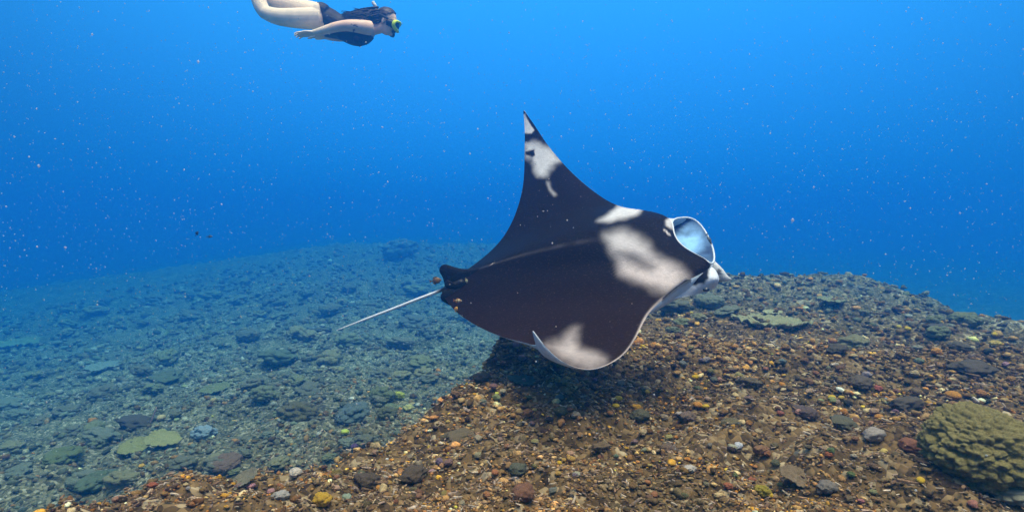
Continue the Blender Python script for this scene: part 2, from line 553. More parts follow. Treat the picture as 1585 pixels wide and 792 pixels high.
def rubble(n, sub, r0, r1, spread, size0, size_pow, seed):
    x, y, r = scatter(n, r0, r1, spread)
    p = np.stack((x, y, np.zeros(n)), -1)
    keep = rng.random(n) < 0.75 + 0.6 * vnoise(p * 1.7, 51)
    keep |= r < 1.6
    x, y, r = x[keep], y[keep], r[keep]
    n = len(x)
    V, f = stone_variants(sub, 14, seed)
    k = rng.integers(0, 14, n)
    s = size0 * (r / 2.0) ** size_pow * np.exp(np.clip(rng.normal(size=n), -2, 1.5) * 0.42)
    sc3 = s[:, None] * (0.75 + 0.5 * rng.random((n, 3))) * np.array((1.15, 0.9, 0.62))
    v = np.einsum('nij,nvj->nvi', rot_mats(n, 0.35), V[k] * sc3[:, None, :])
    z = terrain(x, y) + s * (0.25 + 0.55 * rng.random(n))
    v += np.stack((x, y, z), -1)[:, None]
    mk = colour_mask(x, y) * (1 - 0.7 * sstep(3.6, 8.0, r)) + 0.55 * (1 - sstep(4.5, 11, r))  # palette also pales away from the camera, haze put into the stones' colour
    pick = rng.random(n) < mk
    c = np.where(pick[:, None], MOUND_PAL[rng.integers(0, len(MOUND_PAL), n)], VALLEY_PAL[rng.integers(0, len(VALLEY_PAL), n)])
    q = np.stack((x, y, np.zeros(n)), -1)
    t1 = sstep(0.05, 0.55, vnoise(q * 1.6, 62))[:, None] * 0.75
    t2 = sstep(0.10, 0.55, vnoise(q * 2.3 + 9, 63))[:, None] * 0.75
    pk = pick[:, None]
    c = c * (1 - t1) + np.where(pk, np.array([[.20, .115, .048]]), np.array([[.20, .165, .085]])) * t1
    c = c * (1 - t2) + np.where(pk, np.array([[.085, .066, .036]]), np.array([[.14, .145, .10]])) * t2
    c = c * (1 + 0.40 * vnoise(q * 1.1, 61))[:, None] * np.exp(rng.normal(size=(n, 1)) * np.where(pk, 0.42, 0.25))
    nv = V.shape[1]
    F = (f[None] + (np.arange(n) * nv)[:, None, None]).reshape(-1, 3)
    return v.reshape(-1, 3), [F], np.repeat(np.clip(c, 0.01, 0.75), nv, axis=0)


def fragments(n, r0, r1, spread, seed):
    """broken coral branches: short tapered five-sided sticks with a bend"""
    x, y, r = scatter(n, r0, r1, spread)
    rings, sides = 3, 5
    s = 0.0022 * (r / 2.0) ** 0.7 * np.exp(rng.normal(size=n) * 0.3)
    ln = s * (4 + 5 * rng.random(n))
    a = np.arange(sides) * 2 * math.pi / sides
    base = np.zeros((n, rings, sides, 3))
    for i, t in enumerate((-0.5, 0.0, 0.5)):
        rr = s * (1.0, 0.95, 0.6)[i] * (0.85 + 0.3 * rng.random(n))
        base[:, i, :, 0] = (t * ln)[:, None]
        base[:, i, :, 1] = rr[:, None] * np.cos(a) + (0.18 * ln * (1 if i == 1 else 0) * (rng.random(n) - 0.5))[:, None]
        base[:, i, :, 2] = rr[:, None] * np.sin(a)
    v = np.einsum('nij,nvj->nvi', rot_mats(n, 0.45), base.reshape(n, -1, 3))
    z = terrain(x, y) + s * 2.2 + 0.012 * rng.random(n)
    v += np.stack((x, y, z), -1)[:, None]
    f = grid_faces(rings, sides, True)
    nv = rings * sides
    F4 = (f[None] + (np.arange(n) * nv)[:, None, None]).reshape(-1, 4)
    capf = np.array([list(range(sides))[::-1], [(rings - 1) * sides + k for k in range(sides)]])
    F5 = (capf[None] + (np.arange(n) * nv)[:, None, None]).reshape(-1, sides)
    pal = np.array([(.46, .37, .28), (.34, .24, .15), (.28, .18, .11), (.20, .12, .07), (.36, .26, .20), (.15, .09, .055), (.10, .06, .04)])
    c = pal[rng.integers(0, len(pal), n)] * np.exp(rng.normal(size=(n, 1)) * 0.2)
    return v.reshape(-1, 3), [F4, F5], np.repeat(np.clip(c, 0.01, 0.75), nv, axis=0)


def merge_cols(parts):
    v, f = join([(a, b_) for a, b_, c in parts])
    return v, f, np.vstack([c for a, b_, c in parts])


v, f, c = merge_cols([rubble(8000, 1, 1.35, 4.4, 56, 0.0082, 0.75, 100), rubble(68000, 0, 1.35, 5.2, 56, 0.0040, 0.75, 130), rubble(33000, 0, 3.6, 36, 47, 0.0068, 0.9, 160)])
tag(link('coral_rubble', mesh_np('coral_rubble', v, f, True, c), M_RUBBLE), 'mixed brown and grey coral rubble carpeting the seabed', kind='stuff')
v, f, c = fragments(15000, 1.35, 6.0, 57, 5)
tag(link('coral_fragments', mesh_np('coral_fragments', v, f, False, c), M_RUBBLE), 'small pale broken coral sticks scattered over the rubble', kind='stuff')

# ------------------------------------------------------------------ stones and corals one can pick out
STONE_ME = []
_sv, _sf = stone_variants(3, 10, 400, 0.22, 1.5)
for k in range(10):
    vv = _sv[k] * (1 + 0.11 * fbm(_sv[k] * 4.5, 3, 500 + k))[:, None]
    me = mesh_np('stone', vv, _sf, True)
    me.materials.append(M_STONE)
    STONE_ME.append(me)
_pv, _pf = stone_variants(3, 4, 700, 0.07, 1.2)
PEBBLE_ME = []
for k in range(4):
    me = mesh_np('pebble', _pv[k], _pf, True)
    me.materials.append(M_STONE)
    PEBBLE_ME.append(me)


def lumpy_mesh(name, seed, knobs=60, amp=0.35, sub=4, fine=0.06, knobs2=0, amp2=0.0):
    v, f = icosphere(sub)
    r_ = np.random.default_rng(seed)
    pts = r_.normal(size=(knobs, 3)); pts /= np.linalg.norm(pts, axis=1)[:, None]
    d = np.full(len(v), 9.0); d2 = d.copy()
    for p in pts:
        q = np.linalg.norm(v - p, axis=1)
        d2 = np.minimum(d2, np.maximum(q, d)); d = np.minimum(d, q)
    rad = math.sqrt(4.0 / knobs)
    h = np.sqrt(np.clip(1 - (d / rad / 1.25) ** 2, 0, 1))
    k = 1 - amp + amp * h + fine * fbm(v * 9, 3, seed) + 0.10 * fbm(v * 1.6, 2, seed + 5)
    if knobs2:
        pts = r_.normal(size=(knobs2, 3)); pts /= np.linalg.norm(pts, axis=1)[:, None]
        d = np.min(np.linalg.norm(v[:, None] - pts[None], axis=2), axis=1)
        k = k - amp2 + amp2 * np.sqrt(np.clip(1 - (d / math.sqrt(4.0 / knobs2) / 1.2) ** 2, 0, 1))
    me = mesh_np(name, v * k[:, None], f, True)
    me.materials.append(M_CORAL)
    return me


LUMP_ME = [lumpy_mesh('coral_lump', 900 + k, 26 + 9 * k, 0.30, 4) for k in range(5)]
BIG_ME = lumpy_mesh('coral_boulder', 950, 620, 0.10, 6, 0.05, 46, 0.07)


def plate_mesh(seed, n=64, rings=14, thick=0.09, bowl=0.13, ruff=0.24):
    r_ = np.random.default_rng(seed)
    a = np.arange(n) * 2 * math.pi / n
    out = 1 + ruff * fbm(np.stack((np.cos(a) * 1.4, np.sin(a) * 1.4, np.full(n, seed * 3.1)), -1), 3, seed)
    V = []
    for side in (1, -1):
        for i in range(rings):
            t = (i + 0.001) / (rings - 1)
            rr = t * out * (1.0 if side == 1 else 1 - 0.05 * t)
            z = bowl * t ** 2 + 0.035 * np.sin(a * 26 + 2 * np.sin(a * 5) + 3 * t) * t + 0.075 * vnoise(np.stack((np.cos(a) * rr * 5, np.sin(a) * rr * 5, np.full(n, seed * 1.7)), -1), seed)
            if side == -1:
                z = z - thick * (1 - 0.35 * t) - 0.30 * np.clip(1 - t * 2.2, 0, 1)
            V.append(np.stack((rr * np.cos(a), rr * np.sin(a), z), -1))
    V = np.vstack(V)
    F = [grid_faces(rings, n, True), grid_faces(rings, n, True, rings * n)[:, ::-1]]
    k = np.arange(n)
    e0, e1 = (rings - 1) * n, (2 * rings - 1) * n
    F.append(np.stack((e0 + k, e1 + k, e1 + (k + 1) % n, e0 + (k + 1) % n), -1))
    me = mesh_np('coral_plate', V, [np.vstack(F)], True)
    me.materials.append(M_CORAL)
    return me


PLATE_ME = [plate_mesh(3 + k) for k in range(5)]
_cnt = {}


def seat(name, me, px, py, wpx, color, label, cat, flat=0.6, sink=0.35, aspect=0.85, rot=None, tilt=0.12, group=None):
    """one stone or coral lying on the seabed; wpx is its width in photo pixels"""
    q, d = ground_at(px, py)
    s = wpx / FPX * d / 2
    z = float(terrain(q[0:1], q[1:2])[0])
    o = link(name, me, None, None, (q[0], q[1], z + s * flat * (1 - 2 * sink) + 0.003 * d), color)
    o.scale = (s, s * aspect, s * flat)
    o.rotation_euler = (random.gauss(0, tilt), random.gauss(0, tilt), random.random() * 6.28 if rot is None else rot)
    tag(o, label, cat, group)
    return o


YEL, ORA, OCH, OLV = (.62, .40, .03), (.50, .22, .04), (.40, .24, .06), (.15, .15, .04)
pebbles = [
    (957, 622, 12, YEL, 'bright yellow pebble just below the right wing tip shadow, upper of a close pair', 'pebble'),
    (953, 633, 11, YEL, 'bright yellow pebble just below the right wing tip shadow, lower of a close pair', 'pebble'),
    (1002, 611, 9, YEL, 'small yellow pebble alone, to the upper right of the close yellow pair', 'pebble'),
    (1080, 632, 13, ORA, 'orange pebble touching a smaller yellow one, left of the two', 'pebble'),
    (1092, 634, 10, YEL, 'small yellow pebble touching an orange one, right of the two', 'pebble'),
    (884, 715, 13, OCH, 'round ochre pebble at the right end of a short curved row of pebbles', 'pebble'),
    (873, 716, 9, OCH, 'small ochre pebble in the middle of a short curved row', 'pebble'),
    (866, 720, 8, YEL, 'tiny yellow pebble at the left end of a short curved row', 'pebble'),
    (883, 706, 11, (.42, .25, .17), 'pinkish brown pebble resting behind the round ochre one', 'pebble'),
    (864, 737, 10, OCH, 'ochre pebble by itself below the short curved row', 'pebble'),
    (1013, 770, 12, (.30, .13, .06), 'smooth rust brown pebble near the bottom edge of the mound', 'pebble'),
    (1287, 620, 11, YEL, 'vivid yellow angular pebble on the right of the mound beside a duller one', 'pebble'),
    (1302, 620, 9, (.5, .34, .06), 'dull yellow pebble next to a vivid yellow one', 'pebble'),
    (1475, 619, 20, ORA, 'long orange pebble above the olive coral boulder', 'pebble'),
    (1360, 652, 15, ORA, 'flat orange pebble lying left of the olive coral boulder', 'pebble'),
    (1387, 653, 11, (.45, .25, .07), 'amber pebble between the flat orange pebble and the olive boulder', 'pebble'),
    (1378, 625, 11, (.48, .27, .10), 'pale orange pebble left of the dark branching rock', 'pebble'),
    (1368, 704, 12, (.6, .45, .15), 'cream and yellow pebble below the whitish stone', 'pebble'),
    (1425, 748, 13, YEL, 'yellow pebble under the lower left side of the olive boulder', 'pebble'),
    (1325, 594, 9, YEL, 'small yellow pebble high on the right slope of the mound', 'pebble'),
    (1191, 771, 12, YEL, 'yellow pebble at the bottom left of the small grey plate coral', 'pebble'),
    (499, 781, 27, (.50, .30, .03), 'large mustard yellow stone at the bottom of the mound', 'stone'),
    (587, 760, 11, ORA, 'orange pebble in dark rubble near the bottom edge, lower of two', 'pebble'),
    (602, 752, 10, OCH, 'ochre pebble in dark rubble near the bottom edge, upper of two', 'pebble'),
    (687, 769, 12, (.22, .17, .05), 'olive brown round pebble near the bottom edge', 'pebble'),
    (506, 755, 11, (.40, .26, .10), 'tan pebble above the large mustard stone', 'pebble'),
    (766, 736, 12, (.38, .15, .06), 'rusty orange pebble in the middle of the mound', 'pebble'),
    (632, 637, 14, (.45, .40, .16), 'pale lime stone on the crest at the left edge of the mound', 'stone'),
    (534, 673, 12, (.55, .60, .10), 'yellow green pebble in the valley just behind the mound crest', 'pebble'),
    (618, 618, 16, (.42, .42, .06), 'flat yellow green stone in the valley behind the crest', 'stone'),
    (1076, 588, 10, YEL, 'yellow pebble right of the right wing, on the upper mound', 'pebble'),
    (1449, 551, 17, ORA, 'orange stone on the far right slope', 'stone'),
    (1405, 514, 11, YEL, 'far yellow pebble on the right plateau, right of a pair', 'pebble'),
    (1391, 511, 9, (.55, .40, .08), 'far pale yellow pebble on the right plateau, left of a pair', 'pebble'),
    (1540, 522, 10, YEL, 'yellow pebble near the far right drop off', 'pebble'),
    (1541, 539, 15, (.5, .36, .10), 'dull yellow flat stone near the far right drop off', 'stone'),
    (705, 616, 15, (.17, .10, .06), 'round brown ribbed stone in the shadow edge at the crest', 'stone'),
    (549, 696, 12, (.10, .05, .13), 'dark purple stone at the foot of the mound crest', 'stone'),
    (458, 738, 17, (.55, .48, .42), 'whitish rounded stone at the left end of the mound', 'stone'),
    (1143, 695, 13, (.50, .52, .58), 'bluish white smooth stone right of centre on the mound', 'stone'),
]
for px, py, w, c_, lab, cat in pebbles:
    me = PEBBLE_ME[random.randrange(4)] if cat == 'pebble' else STONE_ME[random.randrange(10)]
    seat(cat, me, px, py, w * 1.1, c_, lab, cat, flat=0.6, sink=0.15, aspect=0.8)

rocks = [
    (810, 771, 38, (.20, .09, .06), 'reddish brown knobbly rock at the bottom edge below centre', 0.7),
    (803, 732, 30, (.07, .10, .08), 'smooth dark green stone left of the short row of ochre pebbles', 0.6),
    (1065, 652, 24, (.17, .12, .11), 'round grey brown rock with a white flake beside it', 0.7),
    (1052, 645, 13, (.55, .48, .48), 'white flake leaning on a round grey brown rock', 0.5),
    (990, 649, 30, (.09, .10, .065), 'dull green lump right of the wing shadow', 0.6),
    (868, 642, 20, (.10, .12, .06), 'greenish round stone at the lower edge of the wing shadow', 0.7),
    (818, 644, 16, (.22, .10, .05), 'rust coloured stone at the lower edge of the wing shadow', 0.7),
    (1179, 702, 24, (.26, .13, .07), 'brown angular rock right of the bluish white stone', 0.6),
    (1068, 730, 18, (.60, .55, .50), 'cluster of white coral chips near the bottom centre', 0.6),
    (1280, 759, 30, (.20, .19, .18), 'grey lump leaning on the right of the small grey plate coral', 0.6),
    (1352, 679, 32, (.40, .36, .34), 'large whitish stone left of the olive coral boulder', 0.65),
    (1410, 696, 34, (.26, .10, .06), 'reddish rock wedged against the left side of the olive boulder', 0.6),
    (1402, 634, 46, (.075, .07, .065), 'dark branching rock above left of the olive boulder', 0.5),
    (1306, 660, 36, (.09, .105, .08), 'dark greenish long rock on the right of the mound', 0.45),
    (1245, 644, 40, (.08, .06, .07), 'dark purple brown rock on the middle right of the mound', 0.45),
    (1505, 576, 60, (.065, .06, .055), 'long black rock on the right slope above the orange pebble', 0.35),
    (1483, 543, 36, (.05, .055, .055), 'dark rock near the far orange stone', 0.4),
    (1455, 513, 28, (.055, .06, .06), 'small dark rock on the far right plateau', 0.4),
    (1330, 598, 36, (.09, .075, .06), 'dark brown knobbly rock on the right slope below the far plate coral', 0.5),
    (1160, 597, 36, (.11, .09, .06), 'olive brown rock right of the right wing on the upper mound', 0.45),
    (1295, 545, 30, (.055, .06, .055), 'dark hollow rock right of the broad pale plate coral', 0.45),
    (212, 660, 44, (.035, .045, .05), 'black rock with a thin stake behind it in the left valley', 0.45),
    (435, 772, 24, (.45, .44, .42), 'pale grey stone near the bottom left of the mound', 0.6),
    (570, 752, 40, (.055, .047, .042), 'black rock in the dark hollow near the bottom edge', 0.6),
    (640, 742, 44, (.065, .052, .042), 'very dark broad rock right of the black hollow rock', 0.5),
    (930, 697, 30, (.14, .10, .06), 'tan brown flattened rock in the middle of the mound', 0.5),
    (712, 680, 50, (.13, .11, .07), 'olive brown wide rock left of the middle of the mound', 0.35),
    (745, 590, 30, (.07, .07, .065), 'dark grey rock in the wing shadow near the crest', 0.5),
    (1130, 660, 30, (.13, .12, .07), 'mossy flat rock above the bluish white stone', 0.45),
    (1035, 700, 26, (.13, .09, .07), 'brown pitted rock above the white chips', 0.55),
]
for px, py, w, c_, lab, fl in rocks:
    c_ = tuple(a_ * 0.72 + b_ * 0.28 for a_, b_ in zip(c_, (.17, .11, .055)))
    seat('rock', STONE_ME[random.randrange(10)], px, py, w, c_, lab, 'rock', flat=fl, sink=0.32, aspect=0.85, rot=random.gauss(0, 0.4))

corals = [
    (460, 648, 62, (.17, .145, .075), 'brown lobed boulder coral in the valley behind the mound', 0.55),
    (546, 648, 58, (.13, .16, .16), 'blue grey domed coral in the valley beside the mound crest', 0.5),
    (592, 618, 40, (.17, .18, .09), 'pale green knobbly coral behind the left edge of the mound', 0.6),
    (600, 645, 34, (.13, .12, .06), 'olive coral lump tucked behind the mound crest', 0.55),
    (98, 713, 56, (.15, .17, .08), 'green coral lump in the bottom left of the valley', 0.4),
    (316, 677, 40, (.30, .36, .42), 'bluish white branching coral cluster right of the round plate corals', 0.6),
    (350, 725, 54, (.20, .13, .10), 'pinkish brown coral clump above the oval plate coral at the mound foot', 0.5),
    (150, 752, 60, (.13, .16, .10), 'dull green coral lump at the bottom left', 0.4),
    (1180, 766, 26, (.40, .32, .05), 'cluster of yellow bubble coral at the bottom edge right of centre', 0.7),
    (1566, 775, 52, (.44, .42, .30), 'pale yellow coral head in the bottom right corner below the olive boulder', 0.5),
    (640, 505, 50, (.14, .15, .13), 'grey lump coral left of the ray body in the mid valley', 0.4),
    (720, 497, 36, (.20, .21, .16), 'pale grey coral lump below the ray tail', 0.5),
    (430, 560, 60, (.12, .15, .10), 'dark green coral lump in the mid valley left of the tail tip', 0.4),
    (255, 595, 70, (.12, .14, .09), 'broad low green coral in the left valley', 0.35),
    (620, 395, 60, (.15, .17, .15), 'faint pale coral head on the far crest left of the tail', 0.5),
]
for px, py, w, c_, lab, fl in corals:
    seat('coral', LUMP_ME[random.randrange(5)], px, py, w, c_, lab, 'coral', flat=fl, sink=0.28, aspect=0.85, tilt=0.08)
seat('coral_boulder', BIG_ME, 1519, 722, 182, (.25, .215, .085), 'big olive green knobbly coral boulder at the lower right', 'coral', flat=0.70, sink=0.30, aspect=0.9, tilt=0.04, rot=0.4)


def plate(px, py, wpx, color, label, aspect, tilt, rot, k, lift=0.35, name='plate_coral'):
    q, d = ground_at(px, py)
    s = wpx / FPX * d / 2
    z = float(terrain(q[0:1], q[1:2])[0])
    o = link(name, PLATE_ME[k], None, None, (q[0], q[1], z + s * lift), color)
    o.scale = (s, s * aspect, s)
    o.rotation_euler = (tilt[0], tilt[1], rot)
    return tag(o, label, 'coral')


plate(211, 697, 44, (.30, .28, .12), 'round olive plate coral in the left valley, left of a touching pair', 1.0, (R(14), 0, ), 0.3, 0)
plate(252, 690, 50, (.34, .31, .14), 'round olive plate coral in the left valley, right of a touching pair', 1.05, (R(12), R(-4)), 1.3, 1)
plate(376, 752, 52, (.27, .26, .20), 'tilted grey plate coral with fine ridges at the left foot of the mound', 0.75, (R(16), R(-24)), 0.2, 2)
plate(1233, 749, 58, (.30, .22, .14), 'small brown plate coral with a ridged top near the bottom right', 0.8, (R(18), R(14)), 0.0, 3)
plate(1195, 506, 100, (.32, .30, .17), 'broad thin pale plate coral on the right plateau', 1.0, (R(2), R(3)), 0.6, 4, 0.10)
plate(1195, 488, 30, (.45, .42, .24), 'small pale yellow plate on top behind the broad plate coral', 0.8, (R(6), 0), 0.1, 0, 0.3)
plate(808, 596, 44, (.08, .15, .13), 'teal plate coral lying in the shadow of the ray', 0.8, (R(12), R(8)), 0.2, 1, 0.25)
plate(333, 609, 46, (.20, .21, .11), 'greenish slab of coral in the middle of the left valley', 0.7, (R(12), R(-6)), 0.5, 2, 0.25)
plate(157, 576, 52, (.22, .26, .24), 'pale bluish slab of coral far in the left valley', 0.7, (R(8), R(-4)), 0.2, 3, 0.25)
plate(28, 540, 60, (.20, .24, .16), 'faint green slab of coral at the far left edge', 0.7, (R(8), R(-4)), 0.2, 4, 0.25)
plate(1285, 470, 50, (.28, .28, .16), 'flat pale coral sheet on the far right plateau', 0.8, (R(3), 0), 0.9, 0, 0.2)


def stick(px, py, dx, dy, rad, color, label, lift):
    q, d = ground_at(px, py)
    a = q + np.array((0, 0, lift))
    e = a + np.array((dx / FPX * d, 0.03, -dy / FPX * d))
    mid = (a + e) / 2 + np.array((0, 0, -0.006))
    v, f = loft([a, mid, e], [rad, rad * 0.9, rad * 0.6], 8, (0, 1, 0), 9)
    o = thing('stick', label, 'stick', a)
    ob = part('branch', o, v, f, M_STONE)
    ob.color = color + (1,)


stick(230, 658, 11, -30, 0.012, (.35, .22, .22), 'thin pinkish stake standing beside the black rock in the left valley', -0.02)
stick(327, 543, 23, -7, 0.011, (.75, .68, .58), 'curved white stick lying far in the left valley', 0.04)

# loose stones that show singly but not differently: one label a kind
KINDS = [('brown', (.15, .09, .05)), ('tan', (.30, .21, .13)), ('dark', (.045, .036, .032)), ('olive', (.12, .115, .05)), ('pale', (.36, .29, .22)), ('rusty', (.28, .13, .06)), ('grey', (.16, .14, .135))]
MARKS = [(957, 628, 'close yellow pebble pair'), (1086, 633, 'touching orange and yellow pebbles'), (875, 715, 'short curved pebble row'), (1013, 770, 'rust brown bottom pebble'),
         (1295, 620, 'vivid yellow angular pebble'), (1475, 619, 'long orange pebble'), (1516, 700, 'big olive coral boulder'), (1360, 652, 'flat orange pebble'), (1233, 749, 'small brown plate coral'),
         (499, 781, 'large mustard stone'), (687, 769, 'olive bottom edge pebble'), (766, 736, 'rusty orange pebble'), (632, 637, 'pale lime crest stone'), (1505, 576, 'long black rock'),
         (1402, 634, 'dark branching rock'), (1143, 695, 'bluish white stone'), (810, 771, 'reddish knobbly rock'), (803, 732, 'smooth dark green stone'), (1065, 652, 'round grey brown rock'),
         (990, 649, 'dull green lump'), (570, 752, 'black hollow rock'), (712, 680, 'wide olive brown rock'), (376, 752, 'tilted grey plate coral'), (705, 616, 'round ribbed crest stone'),
         (808, 596, 'shaded teal plate coral'), (1195, 506, 'broad pale plate coral'), (1180, 766, 'yellow bubble coral'), (1076, 588, 'yellow wingside pebble'), (1330, 598, 'dark brown knobbly rock'),
         (458, 738, 'whitish mound foot stone'), (930, 697, 'tan flattened rock'), (1280, 759, 'grey lump by the brown plate')]
MARKS_V = [(232, 693, 'paired round plate corals'), (212, 660, 'black staked rock'), (460, 648, 'brown lobed boulder coral'), (546, 648, 'blue grey domed coral'), (98, 713, 'green bottom left coral'),
           (316, 677, 'bluish branching coral cluster'), (327, 543, 'curved white stick'), (333, 609, 'greenish coral slab'), (157, 576, 'pale bluish coral slab'), (28, 540, 'faint left edge slab'),
           (620, 395, 'pale far crest coral'), (1195, 506, 'broad pale plate coral'), (1285, 470, 'flat pale coral sheet'), (600, 480, 'tail of the ray'), (1505, 576, 'long black rock'), (430, 560, 'dark green mid valley lump')]
used_labels = {}


def which(px, py, marks):
    """a phrase that places a stone against the nearest thing one can find"""
    best = min(marks, key=lambda q: math.hypot(q[0] - px, (q[1] - py) * 1.6))
    dx, dy = px - best[0], (py - best[1]) * 1.6
    far = math.hypot(dx, dy)
    a_ = math.degrees(math.atan2(-dy, dx)) % 360
    w_ = ['right of', 'behind right of', 'behind', 'behind left of', 'left of', 'in front left of', 'in front of', 'in front right of'][int((a_ + 22.5) // 45) % 8]
    return ('just ' if far < 32 else '' if far < 80 else 'well ') + w_ + ' the ' + best[2]


def unique(lab, px, py):
    if lab not in used_labels:
        used_labels[lab] = (px, py)
        return lab
    qx, qy = used_labels[lab]
    for w_ in (('upper' if py < qy else 'lower'), ('leftmost' if px < qx else 'rightmost'), 'other', 'further'):
        l2 = w_ + ' ' + lab
        if l2 not in used_labels:
            used_labels[l2] = (px, py)
            return l2
    return lab


RAY_OUT = [(812, 172), (860, 240), (950, 315), (1045, 335), (1108, 400), (1130, 432), (1020, 468), (985, 520), (940, 568), (900, 575), (850, 550), (740, 505), (690, 450), (740, 400), (800, 320)]
n_loose = 0
for k in range(1200):
    if n_loose >= 190:
        break
    px, py = random.uniform(150, 1570), random.uniform(520, 785)
    q, d = ground_at(px, py)
    if d > 4.6 or mound_mask(q[0:1], q[1:2])[0] < 0.6 or poly_sdf(np.array([px]), np.array([py]), RAY_OUT)[0] < 6 or (abs(px - 1516) < 115 and abs(py - 705) < 72):
        continue
    nm, c_ = KINDS[random.randrange(7)]
    c_ = tuple(min(0.7, x * random.uniform(0.75, 1.3)) for x in c_)
    w = random.uniform(8.5, 16)
    lab = unique(('small ' if w < 11 else 'large ' if w > 13.5 else '') + nm + ' rough stone ' + which(px, py, MARKS), px, py)
    seat('rubble_stone', STONE_ME[random.randrange(10)], px, py, w, c_, lab, 'stone', flat=0.6, sink=0.3, aspect=0.75, group='loose stones on the mound')
    n_loose += 1
n_l = 0
for k in range(500):
    if n_l >= 90:
        break
    px, py = random.uniform(10, 1560), random.uniform(395, 760)
    q, d = ground_at(px, py)
    if d > 28 or d < 3.2 or (px > 1080 and py < 462) or min(math.hypot(q_[0] - px, (q_[1] - py) * 1.5) for q_ in MARKS_V) < 58 or (mound_mask(q[0:1], q[1:2])[0] > 0.5 and d < 4.8) or poly_sdf(np.array([px]), np.array([py]), RAY_OUT)[0] < 8:
        continue
    c_ = [(.20, .205, .115), (.19, .20, .15), (.25, .225, .13), (.165, .16, .115)][k % 4]
    nm = ['green', 'blue grey', 'olive', 'dark'][k % 4]
    w = random.uniform(22, 60) * (5 / d) ** 0.25
    lab = unique(('small ' if w < 26 else 'large ' if w > 40 else '') + nm + ' low coral lump ' + which(px, py, MARKS_V), px, py)
    seat('coral_lump', LUMP_ME[random.randrange(5)], px, py, w, c_, lab, 'coral', flat=random.uniform(0.35, 0.6), sink=0.34, group='coral lumps beyond the mound')
    n_l += 1

# ------------------------------------------------------------------ manta ray
# stations across the span: leading edge, trailing edge (photo pixel and distance), left tip first
ST = [
    ((811, 171, 4.26), (810, 173, 4.27)),
    ((826, 192, 4.18), (812, 197, 4.22)),
    ((846, 222, 4.05), (812, 232, 4.12)),
    ((880, 262, 3.88), (811, 272, 4.00)),
    ((920, 297, 3.68), (804, 312, 3.87)),
    ((965, 322, 3.50), (788, 352, 3.75)),
    ((1012, 332, 3.34), (762, 386, 3.64)),
    ((1039, 343, 3.22), (730, 412, 3.56)),
    ((1043, 360, 3.13), (706, 428, 3.53)),
    ((1063, 386, 3.02), (690, 440, 3.50)),
    ((1099, 410, 2.92), (684, 452, 3.42)),
    ((1066, 433, 2.86), (692, 466, 3.33)),
    ((1024, 465, 2.78), (706, 482, 3.22)),
    ((1001, 490, 2.67), (728, 498, 3.10)),
    ((985, 521, 2.56), (757, 513, 2.96)),
    ((962, 551, 2.46), (787, 524, 2.80)),
    ((934, 567, 2.39), (808, 529, 2.66)),
    ((903, 571, 2.33), (822, 533, 2.53)),
    ((872, 560, 2.30), (829, 533, 2.42)),
    ((849, 541, 2.28), (829, 527, 2.34)),
    ((826, 512, 2.27), (825, 511, 2.27)),
]
VLIP = {7: (1044, 338, 3.25), 8: (1071, 338, 3.26), 9: (1096, 366, 3.14), 10: (1103, 410, 2.93)}
CAMBER = {18: -0.012, 19: -0.010}
NC, NS = 90, 300
Lp = np.array([P(*a) for a, b_ in ST])
Tp = np.array([P(*b_) for a, b_ in ST])
Vp = np.array([P(*VLIP[i]) if i in VLIP else Lp[i] for i in range(len(ST))])
mid = (Lp + Tp) / 2
tk = np.concatenate(([0], np.cumsum(np.linalg.norm(np.diff(mid, axis=0), axis=1) * 0.6 + np.linalg.norm(np.diff(Lp, axis=0), axis=1) * 0.4)))
wq = np.linspace(0, tk[-1], NS)
Ls, Ts, Vs = spline(tk, Lp, wq), spline(tk, Tp, wq), spline(tk, Vp, wq)
cam_b = np.interp(wq, tk, [CAMBER.get(i, 0.0) for i in range(len(ST))])
tt = 0.5 - 0.5 * np.cos(np.linspace(0, 1, NC) * math.pi)
tt = 0.6 * tt + 0.4 * np.linspace(0, 1, NC)
wc = np.interp(wq, tk, np.arange(len(ST)))
w_mid = tk[9] * 0.55 + tk[8] * 0.45
wd = np.where(wq < w_mid, (wq - w_mid) / w_mid, (wq - w_mid) / (tk[-1] - w_mid))     # -1 left tip .. 1 right tip


def sheet(Le):
    return Le[:, None] * (1 - tt)[None, :, None] + Ts[:, None] * tt[None, :, None]


def normals(S):
    du, dv = np.gradient(S, axis=0), np.gradient(S, axis=1)
    n = np.cross(du, dv)
    n /= np.linalg.norm(n, axis=2)[..., None] + 1e-9
    return n


Sd, Sv = sheet(Ls), sheet(Vs)
nd = normals(Sd)
if nd[NS // 2, NC // 2, 2] < 0:
    nd = -nd
for _ in range(12):                                     # ease the normals so the thickness does not crease
    nd[1:-1] = (nd[:-2] + 2 * nd[1:-1] + nd[2:]) / 4
    nd /= np.linalg.norm(nd, axis=2)[..., None]
af = 2.35 * np.sqrt(np.clip(tt, 0, 1)) * (1 - tt) ** 0.9
blunt = np.sqrt(np.clip(tt / 0.06, 0, 1)) * (1 - tt) ** 0.8
span_h = 0.010 + 0.105 * np.exp(-(wd / 0.26) ** 2) + 0.03 * np.exp(-(wd / 0.6) ** 2)
span_h *= np.clip(1 - np.abs(wd) ** 6, 0, 1)
hd = span_h[:, None] * (0.8 * af)[None] + 0.008 * np.exp(-(wd / 0.05) ** 2)[:, None] * (af * sstep(0.1, 0.4, tt))[None]
cheek = np.exp(-((wc - 11.2) / 1.1) ** 2)
hv = span_h[:, None] * af[None] * 0.8 + 0.075 * cheek[:, None] * blunt[None] * (1 - sstep(0.0, 0.55, tt))[None]
cam_off = cam_b[:, None] * (4 * tt * (1 - tt))[None]
D = Sd + nd * (hd + cam_off + 0.0)[..., None]
